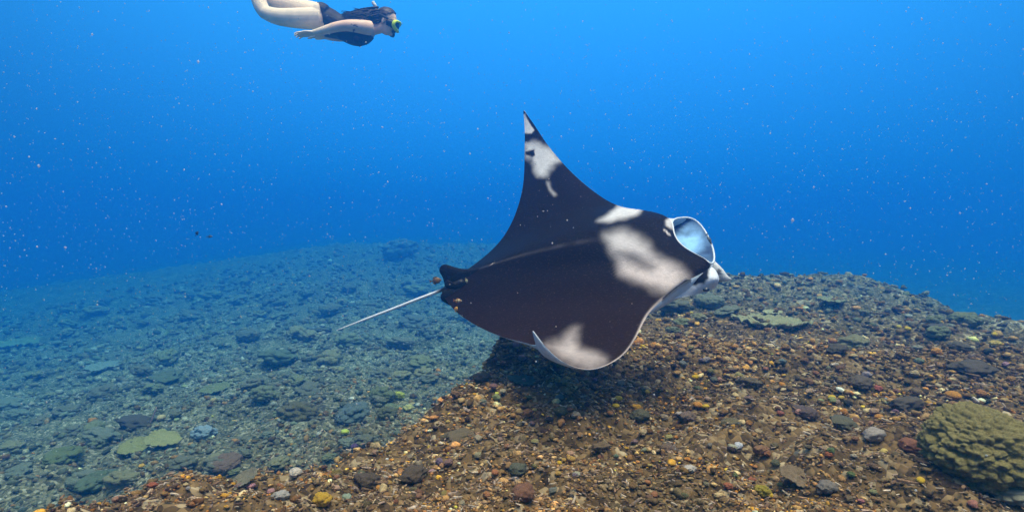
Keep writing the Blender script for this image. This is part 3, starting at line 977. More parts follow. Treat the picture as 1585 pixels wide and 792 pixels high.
V = Sv - nd * (hv - cam_off + 0.004 * np.sqrt(np.clip(tt * 20, 0, 1) * np.clip((1 - tt) * 20, 0, 1))[None])[..., None]

ppx, ppy = project(D)
pq = np.stack((ppx, ppy, np.zeros_like(ppx)), -1)
wobx = fbm(pq / 26.0, 3, 71) * 5.0
woby = fbm(pq / 26.0 + 40, 3, 72) * 5.0


def patch(pts, sc, ox, oy, soft, amt=1.0, wob=1.0):
    pts = [(ox + a / sc, oy + b_ / sc) for a, b_ in pts]
    s = poly_sdf(ppx + wobx * wob, ppy + woby * wob, pts)
    return amt * (1 - sstep(-soft, soft, s))


Z3, Z2, Z5 = (3.96, 900, 290), (2.64, 660, 150), (4.4, 780, 440)
white = np.zeros_like(ppx)
white = np.maximum(white, patch([(140, 290), (260, 272), (330, 300), (400, 345), (450, 420), (520, 455), (590, 495), (655, 560), (600, 605), (500, 632), (420, 612), (330, 575), (250, 520), (230, 440), (180, 370)], *Z3, 14, 0.86, 0.7))
white = white * (1 - patch([(230, 400), (330, 400), (450, 480), (410, 510), (300, 470)], *Z3, 11, 0.75, 0.7))
white = np.maximum(white, patch([(100, 205), (200, 145), (240, 112), (385, 105), (330, 170), (260, 198), (170, 215)], *Z3, 6, 0.9, 0.8))
white = np.maximum(white, patch([(395, 75), (404, 70), (442, 140), (430, 152), (400, 146)], *Z2, 1.2, 1.0, 0.3))
white = np.maximum(white, patch([(400, 188), (430, 190), (500, 215), (548, 270), (500, 300), (495, 320), (460, 322), (430, 250), (400, 246)], *Z2, 8, 0.9, 1.0))
white = np.maximum(white, patch([(495, 345), (505, 345), (530, 400), (520, 405)], *Z2, 5, 0.6, 0.8))
white = white * (1 - patch([(400, 222), (440, 216), (446, 240), (430, 248), (400, 236)], *Z2, 1.2, 1.0, 0.7))
white = np.maximum(white, patch([(300, 425), (400, 385), (450, 345), (490, 300), (480, 375), (510, 455), (640, 485), (680, 510), (640, 540), (480, 530), (380, 490)], *Z5, 16, 0.66, 0.9))
white = np.maximum(white, patch([(520, 200), (560, 170), (610, 170), (620, 190), (555, 250), (520, 230)], *Z3, 3.0, 0.9, 0.3))
white = np.maximum(white, patch([(500, 255), (508, 253), (545, 290), (535, 292)], *Z3, 1.2, 1.0, 0.1))
ridge = np.abs(wd[:, None] + 0 * tt[None])
white = np.maximum(white, 0.05 * (1 - sstep(0.004, 0.016, ridge)) * sstep(0.22, 0.4, tt)[None] * (1 - sstep(0.85, 0.97, tt))[None] * (0.6 + 0.4 * vnoise(pq / 18, 75)))
edge_w = (1 - sstep(0.0, 0.012, tt))[None] * sstep(0.2, 0.45, wd)[:, None] * 0.75
white = np.maximum(white, edge_w)
tailward = sstep(0.35, 1.0, tt)[None]
near = sstep(0.05, 0.55, wd)[:, None]
dark = np.array((0.0075, 0.0038, 0.0028)) * (1 - near[..., None]) + np.array((0.017, 0.0072, 0.005)) * near[..., None] + 0 * white[..., None]
warm = sstep(-0.2, 0.3, wd)[:, None, None]
pale = np.array((0.68, 0.66, 0.67)) * (1 - warm) + np.array((0.66, 0.56, 0.545)) * warm
cd = dark * (1 - white[..., None]) + pale * white[..., None]
vpx, vpy = project(V)
cv = np.tile(np.array((0.62, 0.70, 0.80)), (NS, NC, 1))
gv = np.clip(sstep(0.55, 0.95, tt)[None] * 0.75 + sstep(0.45, 0.9, np.abs(wd))[:, None] * 0.35, 0, 1)[..., None]
gv = gv * (0.7 + 0.3 * vnoise(np.stack((vpx, vpy, vpx * 0), -1) / 22, 77))[..., None]
gv = np.where(wd[:, None, None] > 0.5, gv * 0.35, gv)
cv = cv * (1 - gv) + np.array((0.07, 0.08, 0.10)) * gv

ROOT = np.array(P(890, 400, 3.2))
manta = thing('manta_ray', 'black manta ray with white shoulder patches gliding low over the rubble mound', 'manta ray', ROOT)
verts = np.vstack((D.reshape(-1, 3), V.reshape(-1, 3)))
fd = grid_faces(NS, NC)
fv = grid_faces(NS, NC, off=NS * NC)[:, ::-1]
i = np.arange(NS - 1)
g0, g1 = i * NC, i * NC + NC - 1
o2 = NS * NC
te = np.stack((g1, g1 + NC, o2 + g1 + NC, o2 + g1), -1)
mouth_lo, mouth_hi = tk[7], tk[10]
lead = i[(wq[:-1] < mouth_lo) | (wq[1:] > mouth_hi)]
le = np.stack((o2 + lead * NC, o2 + (lead + 1) * NC, (lead + 1) * NC, lead * NC), -1)
j = np.arange(NC - 1)
t0 = np.stack((j, j + 1, o2 + j + 1, o2 + j), -1)
t1 = t0[:, ::-1] + (NS - 1) * NC
faces = np.vstack((fd, fv, te, le, t0, t1))
body = part('body', manta, verts, faces, M_SKIN, True, np.vstack((cd.reshape(-1, 3), cv.reshape(-1, 3))))
# is the dorsal sheet wound outwards?  (volume sign)
nchk = np.cross(D[NS // 2 + 1, NC // 2] - D[NS // 2, NC // 2], D[NS // 2, NC // 2 + 1] - D[NS // 2, NC // 2])
if nchk @ nd[NS // 2, NC // 2] < 0:
    body.data.flip_normals()

# mouth: pale rim and the hollow behind it
ms = np.where((wq >= mouth_lo) & (wq <= mouth_hi))[0]
ring = np.vstack((D[ms, 0], V[ms[::-1], 0]))
d_ = np.concatenate(([0], np.cumsum(np.linalg.norm(np.diff(np.vstack((ring, ring[:1])), axis=0), axis=1))))
q_ = np.linspace(0, d_[-1], 81)[:-1]
rc = np.vstack((ring, ring[:1]))
ring = np.stack([np.interp(q_, d_, rc[:, k]) for k in range(3)], -1)
for _ in range(3):
    ring = (np.roll(ring, 1, 0) + 2 * ring + np.roll(ring, -1, 0)) / 4
cen = ring.mean(0)
inward = (P(930, 395, 3.33) - P(1075, 375, 3.10))
inward /= np.linalg.norm(inward)
rows, mc = [], []
for k in range(16):
    t = k / 15.0
    rr = math.cos(t * math.pi / 2 * 0.98) ** 0.55
    rows.append(cen + (ring - cen) * (rr * 0.985) + inward * 0.26 * math.sin(t * math.pi / 2) * 0.9)
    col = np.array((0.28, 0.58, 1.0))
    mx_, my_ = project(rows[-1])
    blot_shade = np.clip(sstep(-0.2, 0.6, fbm(rows[-1] * 8, 3, 81)) * 0.6 + sstep(8, 34, np.hypot(mx_ - 1064, my_ - 372)) * 0.85, 0, 0.95)  # mottling, plus the hollow's shading painted in, darker away from the centre
    mc.append(col[None] * (1 - blot_shade)[:, None] + np.array((0.008, 0.035, 0.12))[None] * blot_shade[:, None])
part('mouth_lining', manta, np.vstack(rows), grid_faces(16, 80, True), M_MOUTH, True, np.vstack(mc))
a_ = np.arange(8) * 2 * math.pi / 8
tan = np.roll(ring, -1, 0) - np.roll(ring, 1, 0)
tan /= np.linalg.norm(tan, axis=1)[:, None]
rad_ = ring - cen
rad_ -= (rad_ * tan).sum(1)[:, None] * tan
rad_ /= np.linalg.norm(rad_, axis=1)[:, None]
bn = np.cross(tan, rad_)
tube = ring[:, None] + 0.0048 * (np.cos(a_)[None, :, None] * rad_[:, None] + np.sin(a_)[None, :, None] * bn[:, None])
tf = np.vstack((grid_faces(80, 8, True), np.stack((79 * 8 + np.arange(8), np.arange(8), (np.arange(8) + 1) % 8, 79 * 8 + (np.arange(8) + 1) % 8), -1)))
part('lip', manta, tube.reshape(-1, 3), tf, M_PEARL)


def lobe(name, pts, radii, colfun, up, n=20, res=26):
    v, f = loft(pts, radii, n, up, res)
    return part(name, manta, v, f, M_SKIN, True, np.array([colfun(*project(q)) for q in v]))


def near_fin(x, y):
    w = float(sstep(1084, 1098, x + 0.25 * (y - 425) + 3 * math.sin(y * 0.35)))
    w = max(w, float(sstep(443, 452, y - 0.12 * (1085 - x))))
    return np.array((0.018, 0.014, 0.015)) * (1 - w) + np.array((0.58, 0.66, 0.78)) * w


# the near head fin with the cheek under it: one curved flap from the mouth corner down to the white lower edge
FG = [[(1048, 380, 3.10), (1046, 412, 3.02), (1034, 440, 2.95), (1021, 468, 2.85)],
      [(1076, 397, 3.01), (1070, 422, 2.93), (1064, 441, 2.90), (1054, 460, 2.89)],
      [(1094, 407, 2.96), (1092, 424, 2.87), (1088, 440, 2.86), (1080, 455, 2.89)],
      [(1106, 416, 2.92), (1108, 427, 2.85), (1105, 438, 2.85), (1098, 450, 2.89)],
      [(1111, 424, 2.91), (1113, 430, 2.87), (1112, 437, 2.87), (1107, 445, 2.90)]]
fg = np.array([[P(*q) for q in row] for row in FG])
fg = spline(np.arange(5.0), fg, np.linspace(0, 4, 60)).transpose(1, 0, 2)
fg = spline(np.arange(4.0), fg, np.linspace(0, 3, 40)).transpose(1, 0, 2)
fu, fw = np.linspace(0, 1, 60), np.linspace(0, 1, 40)
thk = 0.055 * np.sqrt(np.clip(4 * fw * (1 - fw), 0, 1))[None] * np.sqrt(np.clip((1 - fu) * 2.2, 0, 1))[:, None] + 0.001
back = fg + np.array((0.0, 0.9, 0.35)) * thk[..., None]
cx, cy = project(fg)
fq = np.stack((cx, cy, cx * 0), -1)
dk = 1 - sstep(-3.0, 3.0, poly_sdf(cx + 2.5 * fbm(fq / 9, 2, 85), cy + 2.5 * fbm(fq / 9, 2, 86), [(1010 + a_ / 4.657, 310 + b_ / 4.657) for a_, b_ in
     [(60, 250), (175, 290), (330, 410), (420, 480), (402, 560), (375, 600), (320, 622), (270, 600), (245, 560), (60, 500)]]))
fc = np.array((0.010, 0.008, 0.009)) * dk[..., None] + np.array((0.66, 0.70, 0.78)) * (1 - dk[..., None])
bc = np.tile(np.array((0.55, 0.62, 0.72)), (2400, 1))
fl = [grid_faces(60, 40), grid_faces(60, 40, off=2400)[:, ::-1]]
e = np.concatenate((np.arange(40), np.arange(1, 60) * 40 + 39, 59 * 40 + np.arange(38, -1, -1), np.arange(58, 0, -1) * 40))
fl.append(np.stack((e, np.roll(e, -1), np.roll(e, -1) + 2400, e + 2400), -1)[:, ::-1])
fo = part('cephalic_fin', manta, np.vstack((fg.reshape(-1, 3), back.reshape(-1, 3))), np.vstack(fl), M_SKIN, True, np.vstack((fc.reshape(-1, 3), bc)))
lobe('cephalic_fin', [P(1086, 402, 3.12), P(1102, 417, 3.04), P(1114, 426, 3.00), P(1126, 431, 2.98), P(1132, 432, 2.97)],
     [(0.03, 0.045), (0.028, 0.046), (0.022, 0.036), (0.010, 0.014), (0.002, 0.003)],
     lambda x, y: np.array((0.60, 0.62, 0.66)) * (0.25 if (x - 1113) ** 2 + (y - 421) ** 2 < 22 else 1.0), (0, -0.2, 1))
v, f = icosphere(2)
part('eye', manta, v * np.array((0.016, 0.012, 0.010)) + P(1093, 448, 2.80), f, M_LENS)

# tail, and the fins at its root
tp = [P(716, 436, 3.40), P(702, 441, 3.42), P(688, 447, 3.45), P(662, 457, 3.48), P(610, 477, 3.53), P(560, 496, 3.57), P(521, 511, 3.60)]
v, f = loft(tp, [(0.022, 0.018), (0.02, 0.016), 0.011, 0.0085, 0.008, 0.006, 0.002], 12, (0, 0, 1), 60)
tx, ty = project(v)
w_ = sstep(684, 668, tx)[:, None]  # pale past the root: light reflected off the tail, painted into its colour
part('tail', manta, v, f, M_TAIL, True, np.array((0.015, 0.014, 0.016)) * (1 - w_) + np.array((0.80, 0.82, 0.86)) * w_)


def fin(name, outline, depth, thick, root=None, mat=None, col=(0.012, 0.012, 0.015)):
    """a thin fin: an outline with its own thickness, bulging in the middle"""
    o_ = np.array([P(x, y, depth(x, y)) for x, y in outline])
    c0 = o_.mean(0)
    nrm = np.zeros(3)
    for k in range(len(o_)):
        nrm += np.cross(o_[k] - c0, o_[(k + 1) % len(o_)] - c0)
    nrm /= np.linalg.norm(nrm)
    d = np.concatenate(([0], np.cumsum(np.linalg.norm(np.diff(np.vstack((o_, o_[:1])), axis=0), axis=1))))
    # close the spline smoothly by wrapping
    oo = np.vstack((o_[-3:], o_, o_[:3])); dd = np.concatenate((d[-4:-1] - d[-1], d[:-1], d[:3] + d[-1]))
    q = np.linspace(0, d[-1], 61)[:-1]
    rg = spline(dd, oo, q)
    V_, F_ = [], []
    for s_ in (1, -1):
        for k in range(6):
            t = k / 5.0
            V_.append(c0 + (rg - c0) * (1 - t * 0.999) + s_ * nrm * thick * math.sqrt(max(0, 1 - (1 - t) ** 2)))
    v_ = np.vstack(V_)
    f_ = np.vstack((grid_faces(6, 60, True), grid_faces(6, 60, True, 360)[:, ::-1]))
    return part(name, root or manta, v_, f_, mat or M_SKIN, True, np.tile(np.array(col), (len(v_), 1)))


fin('pelvic_fin', [(746, 417), (722, 416), (700, 412), (683, 411), (680, 417), (685, 429), (690, 442), (703, 447), (728, 438)], lambda x, y: 3.44 + (700 - x) * 0.0006, 0.010)
fin('pelvic_fin', [(716, 448), (696, 450), (682, 457), (682, 461), (692, 470), (712, 474)], lambda x, y: 3.36 + (700 - x) * 0.0006, 0.008)
fin('dorsal_fin', [(722, 436), (706, 438), (690, 434), (688, 441), (700, 447), (718, 444)], lambda x, y: 3.36, 0.008)

# ------------------------------------------------------------------ small fish
def fish(name, px, py, d, lpx, height, ang, body_c, band_c, label, bands=3, group=None, yaw=0.0):
    Lm = lpx / FPX * d
    root = thing(name, label, 'fish', P(px, py, d), group)
    xs = np.linspace(-0.42, 0.5, 15)
    prof = np.array([0.10, 0.16, 0.30, 0.50, 0.70, 0.86, 0.96, 1.0, 1.0, 0.95, 0.86, 0.72, 0.52, 0.30, 0.06]) * height / 2
    path = np.stack((xs, xs * 0, xs * 0), -1)
    v, f = loft(path, [(p_ * 0.45, p_) for p_ in prof], 12)
    fx = v[:, 0]
    st = sstep(0.2, 0.6, np.sin((fx + 0.5) * bands * 2 * math.pi))[:, None]
    cb = np.array(body_c) * (1 - st) + np.array(band_c) * st
    def flatp(pts, th=0.02):
        pts = np.array(pts, float)
        n = len(pts)
        a = np.stack((pts[:, 0], np.full(n, th), pts[:, 1]), -1); b_ = a * np.array((1, -1, 1))
        k = np.arange(n)
        return np.vstack((a, b_)), [np.array([list(range(n))]), np.array([list(range(2 * n - 1, n - 1, -1))]), np.stack((k, k + n, (k + 1) % n + n, (k + 1) % n), -1)]
    tail = flatp([(-0.38, 0.03 * 1), (-0.62, 0.16), (-0.57, 0.0), (-0.62, -0.16), (-0.38, -0.03)])
    dors = flatp([(0.22, height * 0.45), (0.05, height * 0.68), (-0.2, height * 0.6), (-0.33, height * 0.22), (-0.1, height * 0.40)])
    anal = flatp([(-0.02, -height * 0.45), (-0.12, -height * 0.66), (-0.3, -height * 0.45), (-0.34, -height * 0.2)])
    Rm = np.array(Matrix.Rotation(-ang, 3, 'Y') @ Matrix.Rotation(yaw, 3, 'Z'))
    for nm, (vv, ff), cc in (('fish_body', (v, f), cb), ('tail_fin', tail, None), ('dorsal_fin', dors, None), ('anal_fin', anal, None)):
        if cc is None:
            cc = np.tile(np.array(band_c), (len(vv), 1))
        w = (Rm @ (vv * Lm).T).T
        link(nm, mesh_np(nm, w, ff, nm == 'fish_body', cc), M_FISH, root)
    e, ef = icosphere(1)
    for s_ in (-1, 1):
        w = (Rm @ ((e * 0.035 + np.array((0.36, s_ * height * 0.15, height * 0.10))) * Lm).T).T
        link('eye', mesh_np('eye', w, ef, True), M_LENS, root)
    return root


fish('reef_fish', 675, 434, 3.3, 17, 0.56, R(8), (.20, .11, .05), (.14, .08, .04), 'plump brown reef fish swimming just behind the tail root', 1.0)
fish('reef_fish', 709, 465, 3.16, 12, 0.46, R(-4), (.62, .52, .30), (.42, .16, .03), 'small striped fish over the rear edge of the ray, upper of two', 3)
fish('reef_fish', 706, 478, 3.08, 8, 0.6, R(70), (.70, .42, .10), (.55, .22, .03), 'tiny orange fish at the rear edge of the ray, lower of two', 2)
fish('reef_fish', 722, 434, 3.26, 8, 0.45, R(-75), (.55, .52, .25), (.25, .22, .10), 'tiny greenish yellow fish above the tail root')
fish('cleaner_fish', 760, 411, 3.38, 16, 0.18, R(42), (.55, .52, .52), (.30, .28, .28), 'slim pale cleaner fish over the back of the ray', 1.0)
fish('cleaner_fish', 1098, 371, 3.02, 18, 0.22, R(-62), (.10, .12, .13), (.25, .28, .28), 'slim dark fish beside the rim of the open mouth', 1.0)
fish('far_fish', 305, 361, 6.5, 8, 0.5, R(60), (.03, .035, .035), (.02, .02, .02), 'dark fish hovering over the far left seabed', 1.0)
fish('far_fish', 325, 366, 7.5, 9, 0.4, R(4), (.10, .12, .10), (.06, .07, .06), 'pale blurred fish right of the dark one over the far left seabed', 1.0)

# ------------------------------------------------------------------ snorkeller
def seg(pts, rad, n=18, res=20, up=(0, 0, 1)):
    return loft(pts, rad, n, up, res)


DB = 5.8
PR = np.array(P(540, 40, DB))
person = thing('person', 'woman snorkelling face down in a black swimsuit and lime mask', 'person', PR)
V3 = lambda x, y, d=DB: P(x, y, d)
pieces = []
torso_pts = [V3(483, 28), V3(497, 31), V3(512, 37), V3(528, 43), V3(545, 48), V3(558, 49), V3(570, 46), V3(578, 44)]
torso_rad = [(0.13, 0.09), (0.165, 0.122), (0.155, 0.125), (0.125, 0.106), (0.14, 0.122), (0.15, 0.122), (0.14, 0.09), (0.07, 0.06)]
pieces.append(seg(torso_pts, torso_rad, 24, 40))
pieces.append(seg([V3(489, 21, 5.71), V3(497, 20, 5.71), V3(505, 22, 5.71)], [0.075, 0.088, 0.07]))
pieces.append(seg([V3(489, 20, 5.9), V3(497, 19, 5.9), V3(505, 21, 5.9)], [0.075, 0.088, 0.07]))
pieces.append(seg([V3(556, 62, 5.73), V3(552, 65, 5.73)], [0.055, 0.05], 12, 6))
pieces.append(seg([V3(556, 61, 5.88), V3(552, 64, 5.88)], [0.055, 0.05], 12, 6))
pieces.append(seg([V3(574, 45), V3(584, 44), V3(594, 41)], [0.062, 0.055, 0.055]))
# legs: near (right) leg, far (left) leg, knees bent so that the shins rise out of the picture
pieces.append(seg([V3(497, 29, 5.71), V3(478, 29, 5.70), V3(450, 28, 5.70), V3(425, 25, 5.70), V3(409, 19, 5.71)], [0.102, 0.098, 0.087, 0.074, 0.062]))
pieces.append(seg([V3(412, 22, 5.71), V3(405, 12, 5.72), V3(399, -5, 5.74), V3(390, -30, 5.76), V3(383, -55, 5.78)], [0.062, 0.066, 0.066, 0.052, 0.038]))
pieces.append(seg([V3(383, -50, 5.78), V3(376, -62, 5.78), V3(362, -72, 5.78), V3(348, -80, 5.78)], [(0.04, 0.04), (0.045, 0.035), (0.05, 0.025), (0.04, 0.015)]))
pieces.append(seg([V3(496, 22, 5.9), V3(476, 17, 5.9), V3(448, 9, 5.9), V3(424, 3, 5.9)], [0.10, 0.096, 0.085, 0.07]))
pieces.append(seg([V3(427, 5, 5.9), V3(417, -6, 5.91), V3(412, -25, 5.93), V3(404, -48, 5.95), V3(398, -70, 5.97)], [0.07, 0.07, 0.068, 0.052, 0.038]))
pieces.append(seg([V3(398, -66, 5.97), V3(391, -76, 5.97), V3(378, -86, 5.97), V3(364, -94, 5.97)], [(0.04, 0.04), (0.045, 0.035), (0.05, 0.025), (0.04, 0.015)]))
# arms swept back along the body
arm_r = [V3(573, 44, 5.63), V3(560, 42, 5.58), V3(541, 40, 5.55), V3(521, 42, 5.54), V3(503, 47, 5.55), V3(485, 51, 5.57)]
pieces.append(seg(arm_r, [0.066, 0.062, 0.052, 0.045, 0.039, 0.026]))
arm_l = [V3(573, 48, 5.95), V3(556, 53, 6.02), V3(536, 57, 6.06), V3(518, 58, 6.05), V3(503, 57, 6.02)]
pieces.append(seg(arm_l, [0.06, 0.055, 0.046, 0.038, 0.026]))


def hand(wx, wy, wd_, ang, near):
    """palm, four unequal slightly curled fingers and a thumb leaving the side of the palm"""
    def H(fwd, side, drop=0.0):
        c, s = math.cos(ang), math.sin(ang)
        o = V3(wx, wy, wd_)
        return o + np.array((-c * fwd - 0.0 * side, -side * near * 0.92, -s * fwd + side * 0.25 - drop))
    out = [loft([H(-0.01, 0), H(0.03, 0), H(0.065, 0), H(0.092, 0)], [(0.026, 0.020), (0.036, 0.018), (0.042, 0.016), (0.040, 0.013)], 14, (0, 0.5, 1), 12)]
    for sd, ln, spread in ((0.030, 0.072, 0.010), (0.010, 0.082, 0.003), (-0.010, 0.076, -0.004), (-0.028, 0.060, -0.012)):
        out.append(loft([H(0.082, sd), H(0.085 + ln * 0.45, sd + spread, 0.002), H(0.085 + ln * 0.78, sd + spread * 1.4, 0.008), H(0.085 + ln, sd + spread * 1.6, 0.016)], [0.0105, 0.0098, 0.0088, 0.0065], 8, (0, 0.5, 1), 10))
    out.append(loft([H(0.02, 0.026), H(0.05, 0.05, 0.006), H(0.082, 0.058, 0.012), H(0.10, 0.058, 0.018)], [0.014, 0.012, 0.0105, 0.0075], 8, (0, 0.5, 1), 10))
    return out


pieces += hand(484, 51.5, 5.57, R(6), 1)
pieces += hand(502, 57, 6.02, R(2), -1)
# head: skull, jaw, chin, nose, brow, lips, ears
v, f = icosphere(3)
HC = V3(597, 34)
tilt = np.array(Matrix.Rotation(R(17), 3, 'Y'))
def blob(off, rad, rot=tilt):
    return (rot @ (v * np.array(rad)).T).T + HC + rot @ np.array(off), [f]
pieces += [blob((-0.005, 0, 0.035), (0.098, 0.076, 0.088)), blob((0.03, 0, -0.035), (0.064, 0.058, 0.085)), blob((0.068, 0, -0.095), (0.026, 0.026, 0.022)),
           blob((0.098, 0, -0.02), (0.018, 0.014, 0.024)), blob((0.078, 0, 0.028), (0.022, 0.05, 0.016)), blob((0.088, 0, -0.062), (0.012, 0.022, 0.007)), blob((0.086, 0, -0.074), (0.012, 0.02, 0.007)),
           blob((-0.005, 0.076, -0.012), (0.018, 0.010, 0.030)), blob((-0.005, -0.076, -0.012), (0.018, 0.010, 0.030))]
vv, ff = join(pieces)
tmp = bpy.data.objects.new('tmp', mesh_np('tmp', vv, ff))
COL.objects.link(tmp)
md = tmp.modifiers.new('r', 'REMESH'); md.mode = 'VOXEL'; md.voxel_size = 0.0065
ms_ = tmp.modifiers.new('s', 'SMOOTH'); ms_.factor = 0.5; ms_.iterations = 3
ev = tmp.evaluated_get(bpy.context.evaluated_depsgraph_get())
bm_ = bpy.data.meshes.new_from_object(ev)
bv = np.empty(len(bm_.vertices) * 3, np.float32); bm_.vertices.foreach_get('co', bv); bv = bv.reshape(-1, 3).astype(float)
bn_ = np.empty(len(bm_.vertices) * 3, np.float32); bm_.vertices.foreach_get('normal', bn_); bn_ = bn_.reshape(-1, 3).astype(float)
bl = np.empty(len(bm_.loops), np.int32); bm_.loops.foreach_get('vertex_index', bl)
bt = np.empty(len(bm_.polygons), np.int32); bm_.polygons.foreach_get('loop_total', bt)
quads = bl.reshape(-1, 4) if (bt == 4).all() else None
bpy.data.objects.remove(tmp)
bx, by = project(bv)


def seg_dist(p, pts, rad):
    pts = np.asarray(pts); best = np.full(len(p), 9.0)
    rad = [np.mean(r_) for r_ in rad]
    for k in range(len(pts) - 1):
        a, b_ = pts[k], pts[k + 1]
        e = b_ - a
        t = np.clip(((p - a) @ e) / (e @ e), 0, 1)
        d = np.linalg.norm(p - a - t[:, None] * e, axis=1) / (rad[k] * (1 - t) + rad[k + 1] * t)
        best = np.minimum(best, d)
    return best


skin = np.tile(np.array((0.95, 0.62, 0.45)), (len(bv), 1))
legs = sstep(520, 490, bx)[:, None]
skin = skin * (1 - legs) + np.array((0.97, 0.77, 0.57)) * legs
lips = (np.linalg.norm((bv - HC - tilt @ np.array((0.092, 0, -0.068))) / np.array((0.016, 0.026, 0.014)), axis=1) < 1)
skin[lips] = (0.45, 0.16, 0.13)
for tx_, ty_, sx, sy in ((549.5, 39.5, 3.4, 0.9), (552.5, 41.5, 1.5, 1.2), (548, 47, 1.6, 1.3), (547, 49, 1.0, 1.6), (544, 38, 1.5, 0.6)):      # small dark tattoos on the upper arm
    hit = (((bx - tx_) / sx) ** 2 + ((by - ty_) / sy) ** 2 < 1) & (bv[:, 1] < P(0, 0, 5.66)[1])
    skin[hit] = (0.10, 0.07, 0.07)
link('body', mesh_np('person_body', bv - PR, quads, True, skin), M_BODY, person)
d_t = np.minimum(seg_dist(bv, torso_pts, torso_rad), np.minimum(seg_dist(bv, [V3(556, 62, 5.73), V3(552, 65, 5.73)], [.06, .055]), seg_dist(bv, [V3(556, 61, 5.88), V3(552, 64, 5.88)], [.06, .055])))
d_a = np.minimum(seg_dist(bv, arm_r, [0.066, 0.062, 0.052, 0.045, 0.039, 0.026]), seg_dist(bv, arm_l, [0.06, 0.055, 0.046, 0.038, 0.026]))
side = np.abs(bv[:, 1] - PR[1])
leg_open = 494 + 0.24 * (by - 8) + 4 * np.clip(1 - side / 0.17, 0, 1) * -1
neckline = 571 - 8 * sstep(0.06, 0.16, side) - 5 * sstep(44, 36, by) + 8 * sstep(50, 60, by)
strap = (np.abs(side - 0.105) < 0.016) & (bx < 581) & (bx > 556) & (by < 56)
in_suit = (d_t < 1.35) & (d_a > 1.04) & (bx > leg_open) & ((bx < neckline) | strap)
fm = in_suit[quads].all(1)
used = np.unique(quads[fm])
remap = np.full(len(bv), -1); remap[used] = np.arange(len(used))
link('swimsuit', mesh_np('swimsuit', (bv + bn_ * 0.006)[used] - PR, remap[quads[fm]], True), M_SUIT, person)


def hp(x, y, z):
    return HC + tilt @ np.array((x, y, z))


# hair: a cap over the skull and many locks swept back along the shoulders
hs, hf = icosphere(4)
capv = hs * np.array((0.106, 0.085, 0.098))
keepv = (hs[:, 0] < 0.30 - 0.15 * np.abs(hs[:, 1]) + 0.75 * np.clip(hs[:, 2], 0, 1)) & (hs[:, 2] > -0.72)
kf = keepv[hf].all(1)
capv = capv * (1 + 0.035 * fbm(hs * np.array((3, 9, 9)), 2, 91))[:, None]
hair_parts = [((tilt @ (capv + np.array((-0.006, 0, 0.036))).T).T + HC, [hf[kf]])]
hrng = np.random.default_rng(5)
for k in range(230):
    a = hrng.uniform(-1.2, 1.2)
    s0 = hp(-0.075 + hrng.normal() * 0.022, 0.07 * math.sin(a), -0.025 + 0.06 * math.cos(a) + hrng.normal() * 0.026)
    u = hrng.random()
    e_px = 528 + 34 * hrng.random() ** 1.3
    e = P(e_px, 23.5 + 0.10 * (e_px - 528) + hrng.normal() * 2.6, DB + 0.13 * math.sin(a) + hrng.normal() * 0.03)
    m1 = s0 + np.array((-0.06, 0.01 * math.sin(a), -0.015 + hrng.normal() * 0.012))
    m2 = (s0 + e) / 2 + np.array((0, 0, 0.002 + hrng.normal() * 0.014))
    hair_parts.append(loft([s0, m1, m2, e], [0.009, 0.0095, 0.007, 0.0015], 5, (0, 1, 0.2), 10))
for k in range(40):
    s0 = hp(-0.09, hrng.normal() * 0.03, 0.02 + hrng.normal() * 0.02)
    e = P(hrng.uniform(545, 574), hrng.uniform(12, 26), DB + hrng.normal() * 0.09)
    hair_parts.append(loft([s0, (s0 * 2 + e) / 3 + np.array((0, 0, hrng.normal() * 0.012)), (s0 + 2 * e) / 3 + np.array((0, 0, hrng.normal() * 0.014)), e], [0.0045, 0.004, 0.003, 0.001], 4, (0, 1, 0.2), 9))
v, f = join(hair_parts)
part('hair', person, v, f, M_HAIR)

# mask: lime frame round a dark lens, black skirt and strap
def ring_tube(cx, ry, rz, cz, r, nn=40, x_bow=0.03, sq=2.6):
    a = np.arange(nn) * 2 * math.pi / nn
    ca, sa = np.cos(a), np.sin(a)
    y = ry * np.sign(ca) * np.abs(ca) ** (2 / sq); z = cz + rz * np.sign(sa) * np.abs(sa) ** (2 / sq)
    x = cx - x_bow * (y / ry) ** 2
    c = np.stack((x, y, z), -1)
    t = np.roll(c, -1, 0) - np.roll(c, 1, 0); t /= np.linalg.norm(t, axis=1)[:, None]
    o_ = c - np.array((cx, 0, cz)); o_ -= (o_ * t).sum(1)[:, None] * t; o_ /= np.linalg.norm(o_, axis=1)[:, None]
    b_ = np.cross(t, o_)
    th = np.arange(8) * 2 * math.pi / 8
    vv_ = c[:, None] + r * (np.cos(th)[None, :, None] * o_[:, None] + np.sin(th)[None, :, None] * b_[:, None] * 1.6)
    k = np.arange(8)
    ff_ = np.vstack((grid_faces(nn, 8, True), np.stack(((nn - 1) * 8 + k, k, (k + 1) % 8, (nn - 1) * 8 + (k + 1) % 8), -1)))
    return (tilt @ vv_.reshape(-1, 3).T).T + HC, [ff_], c


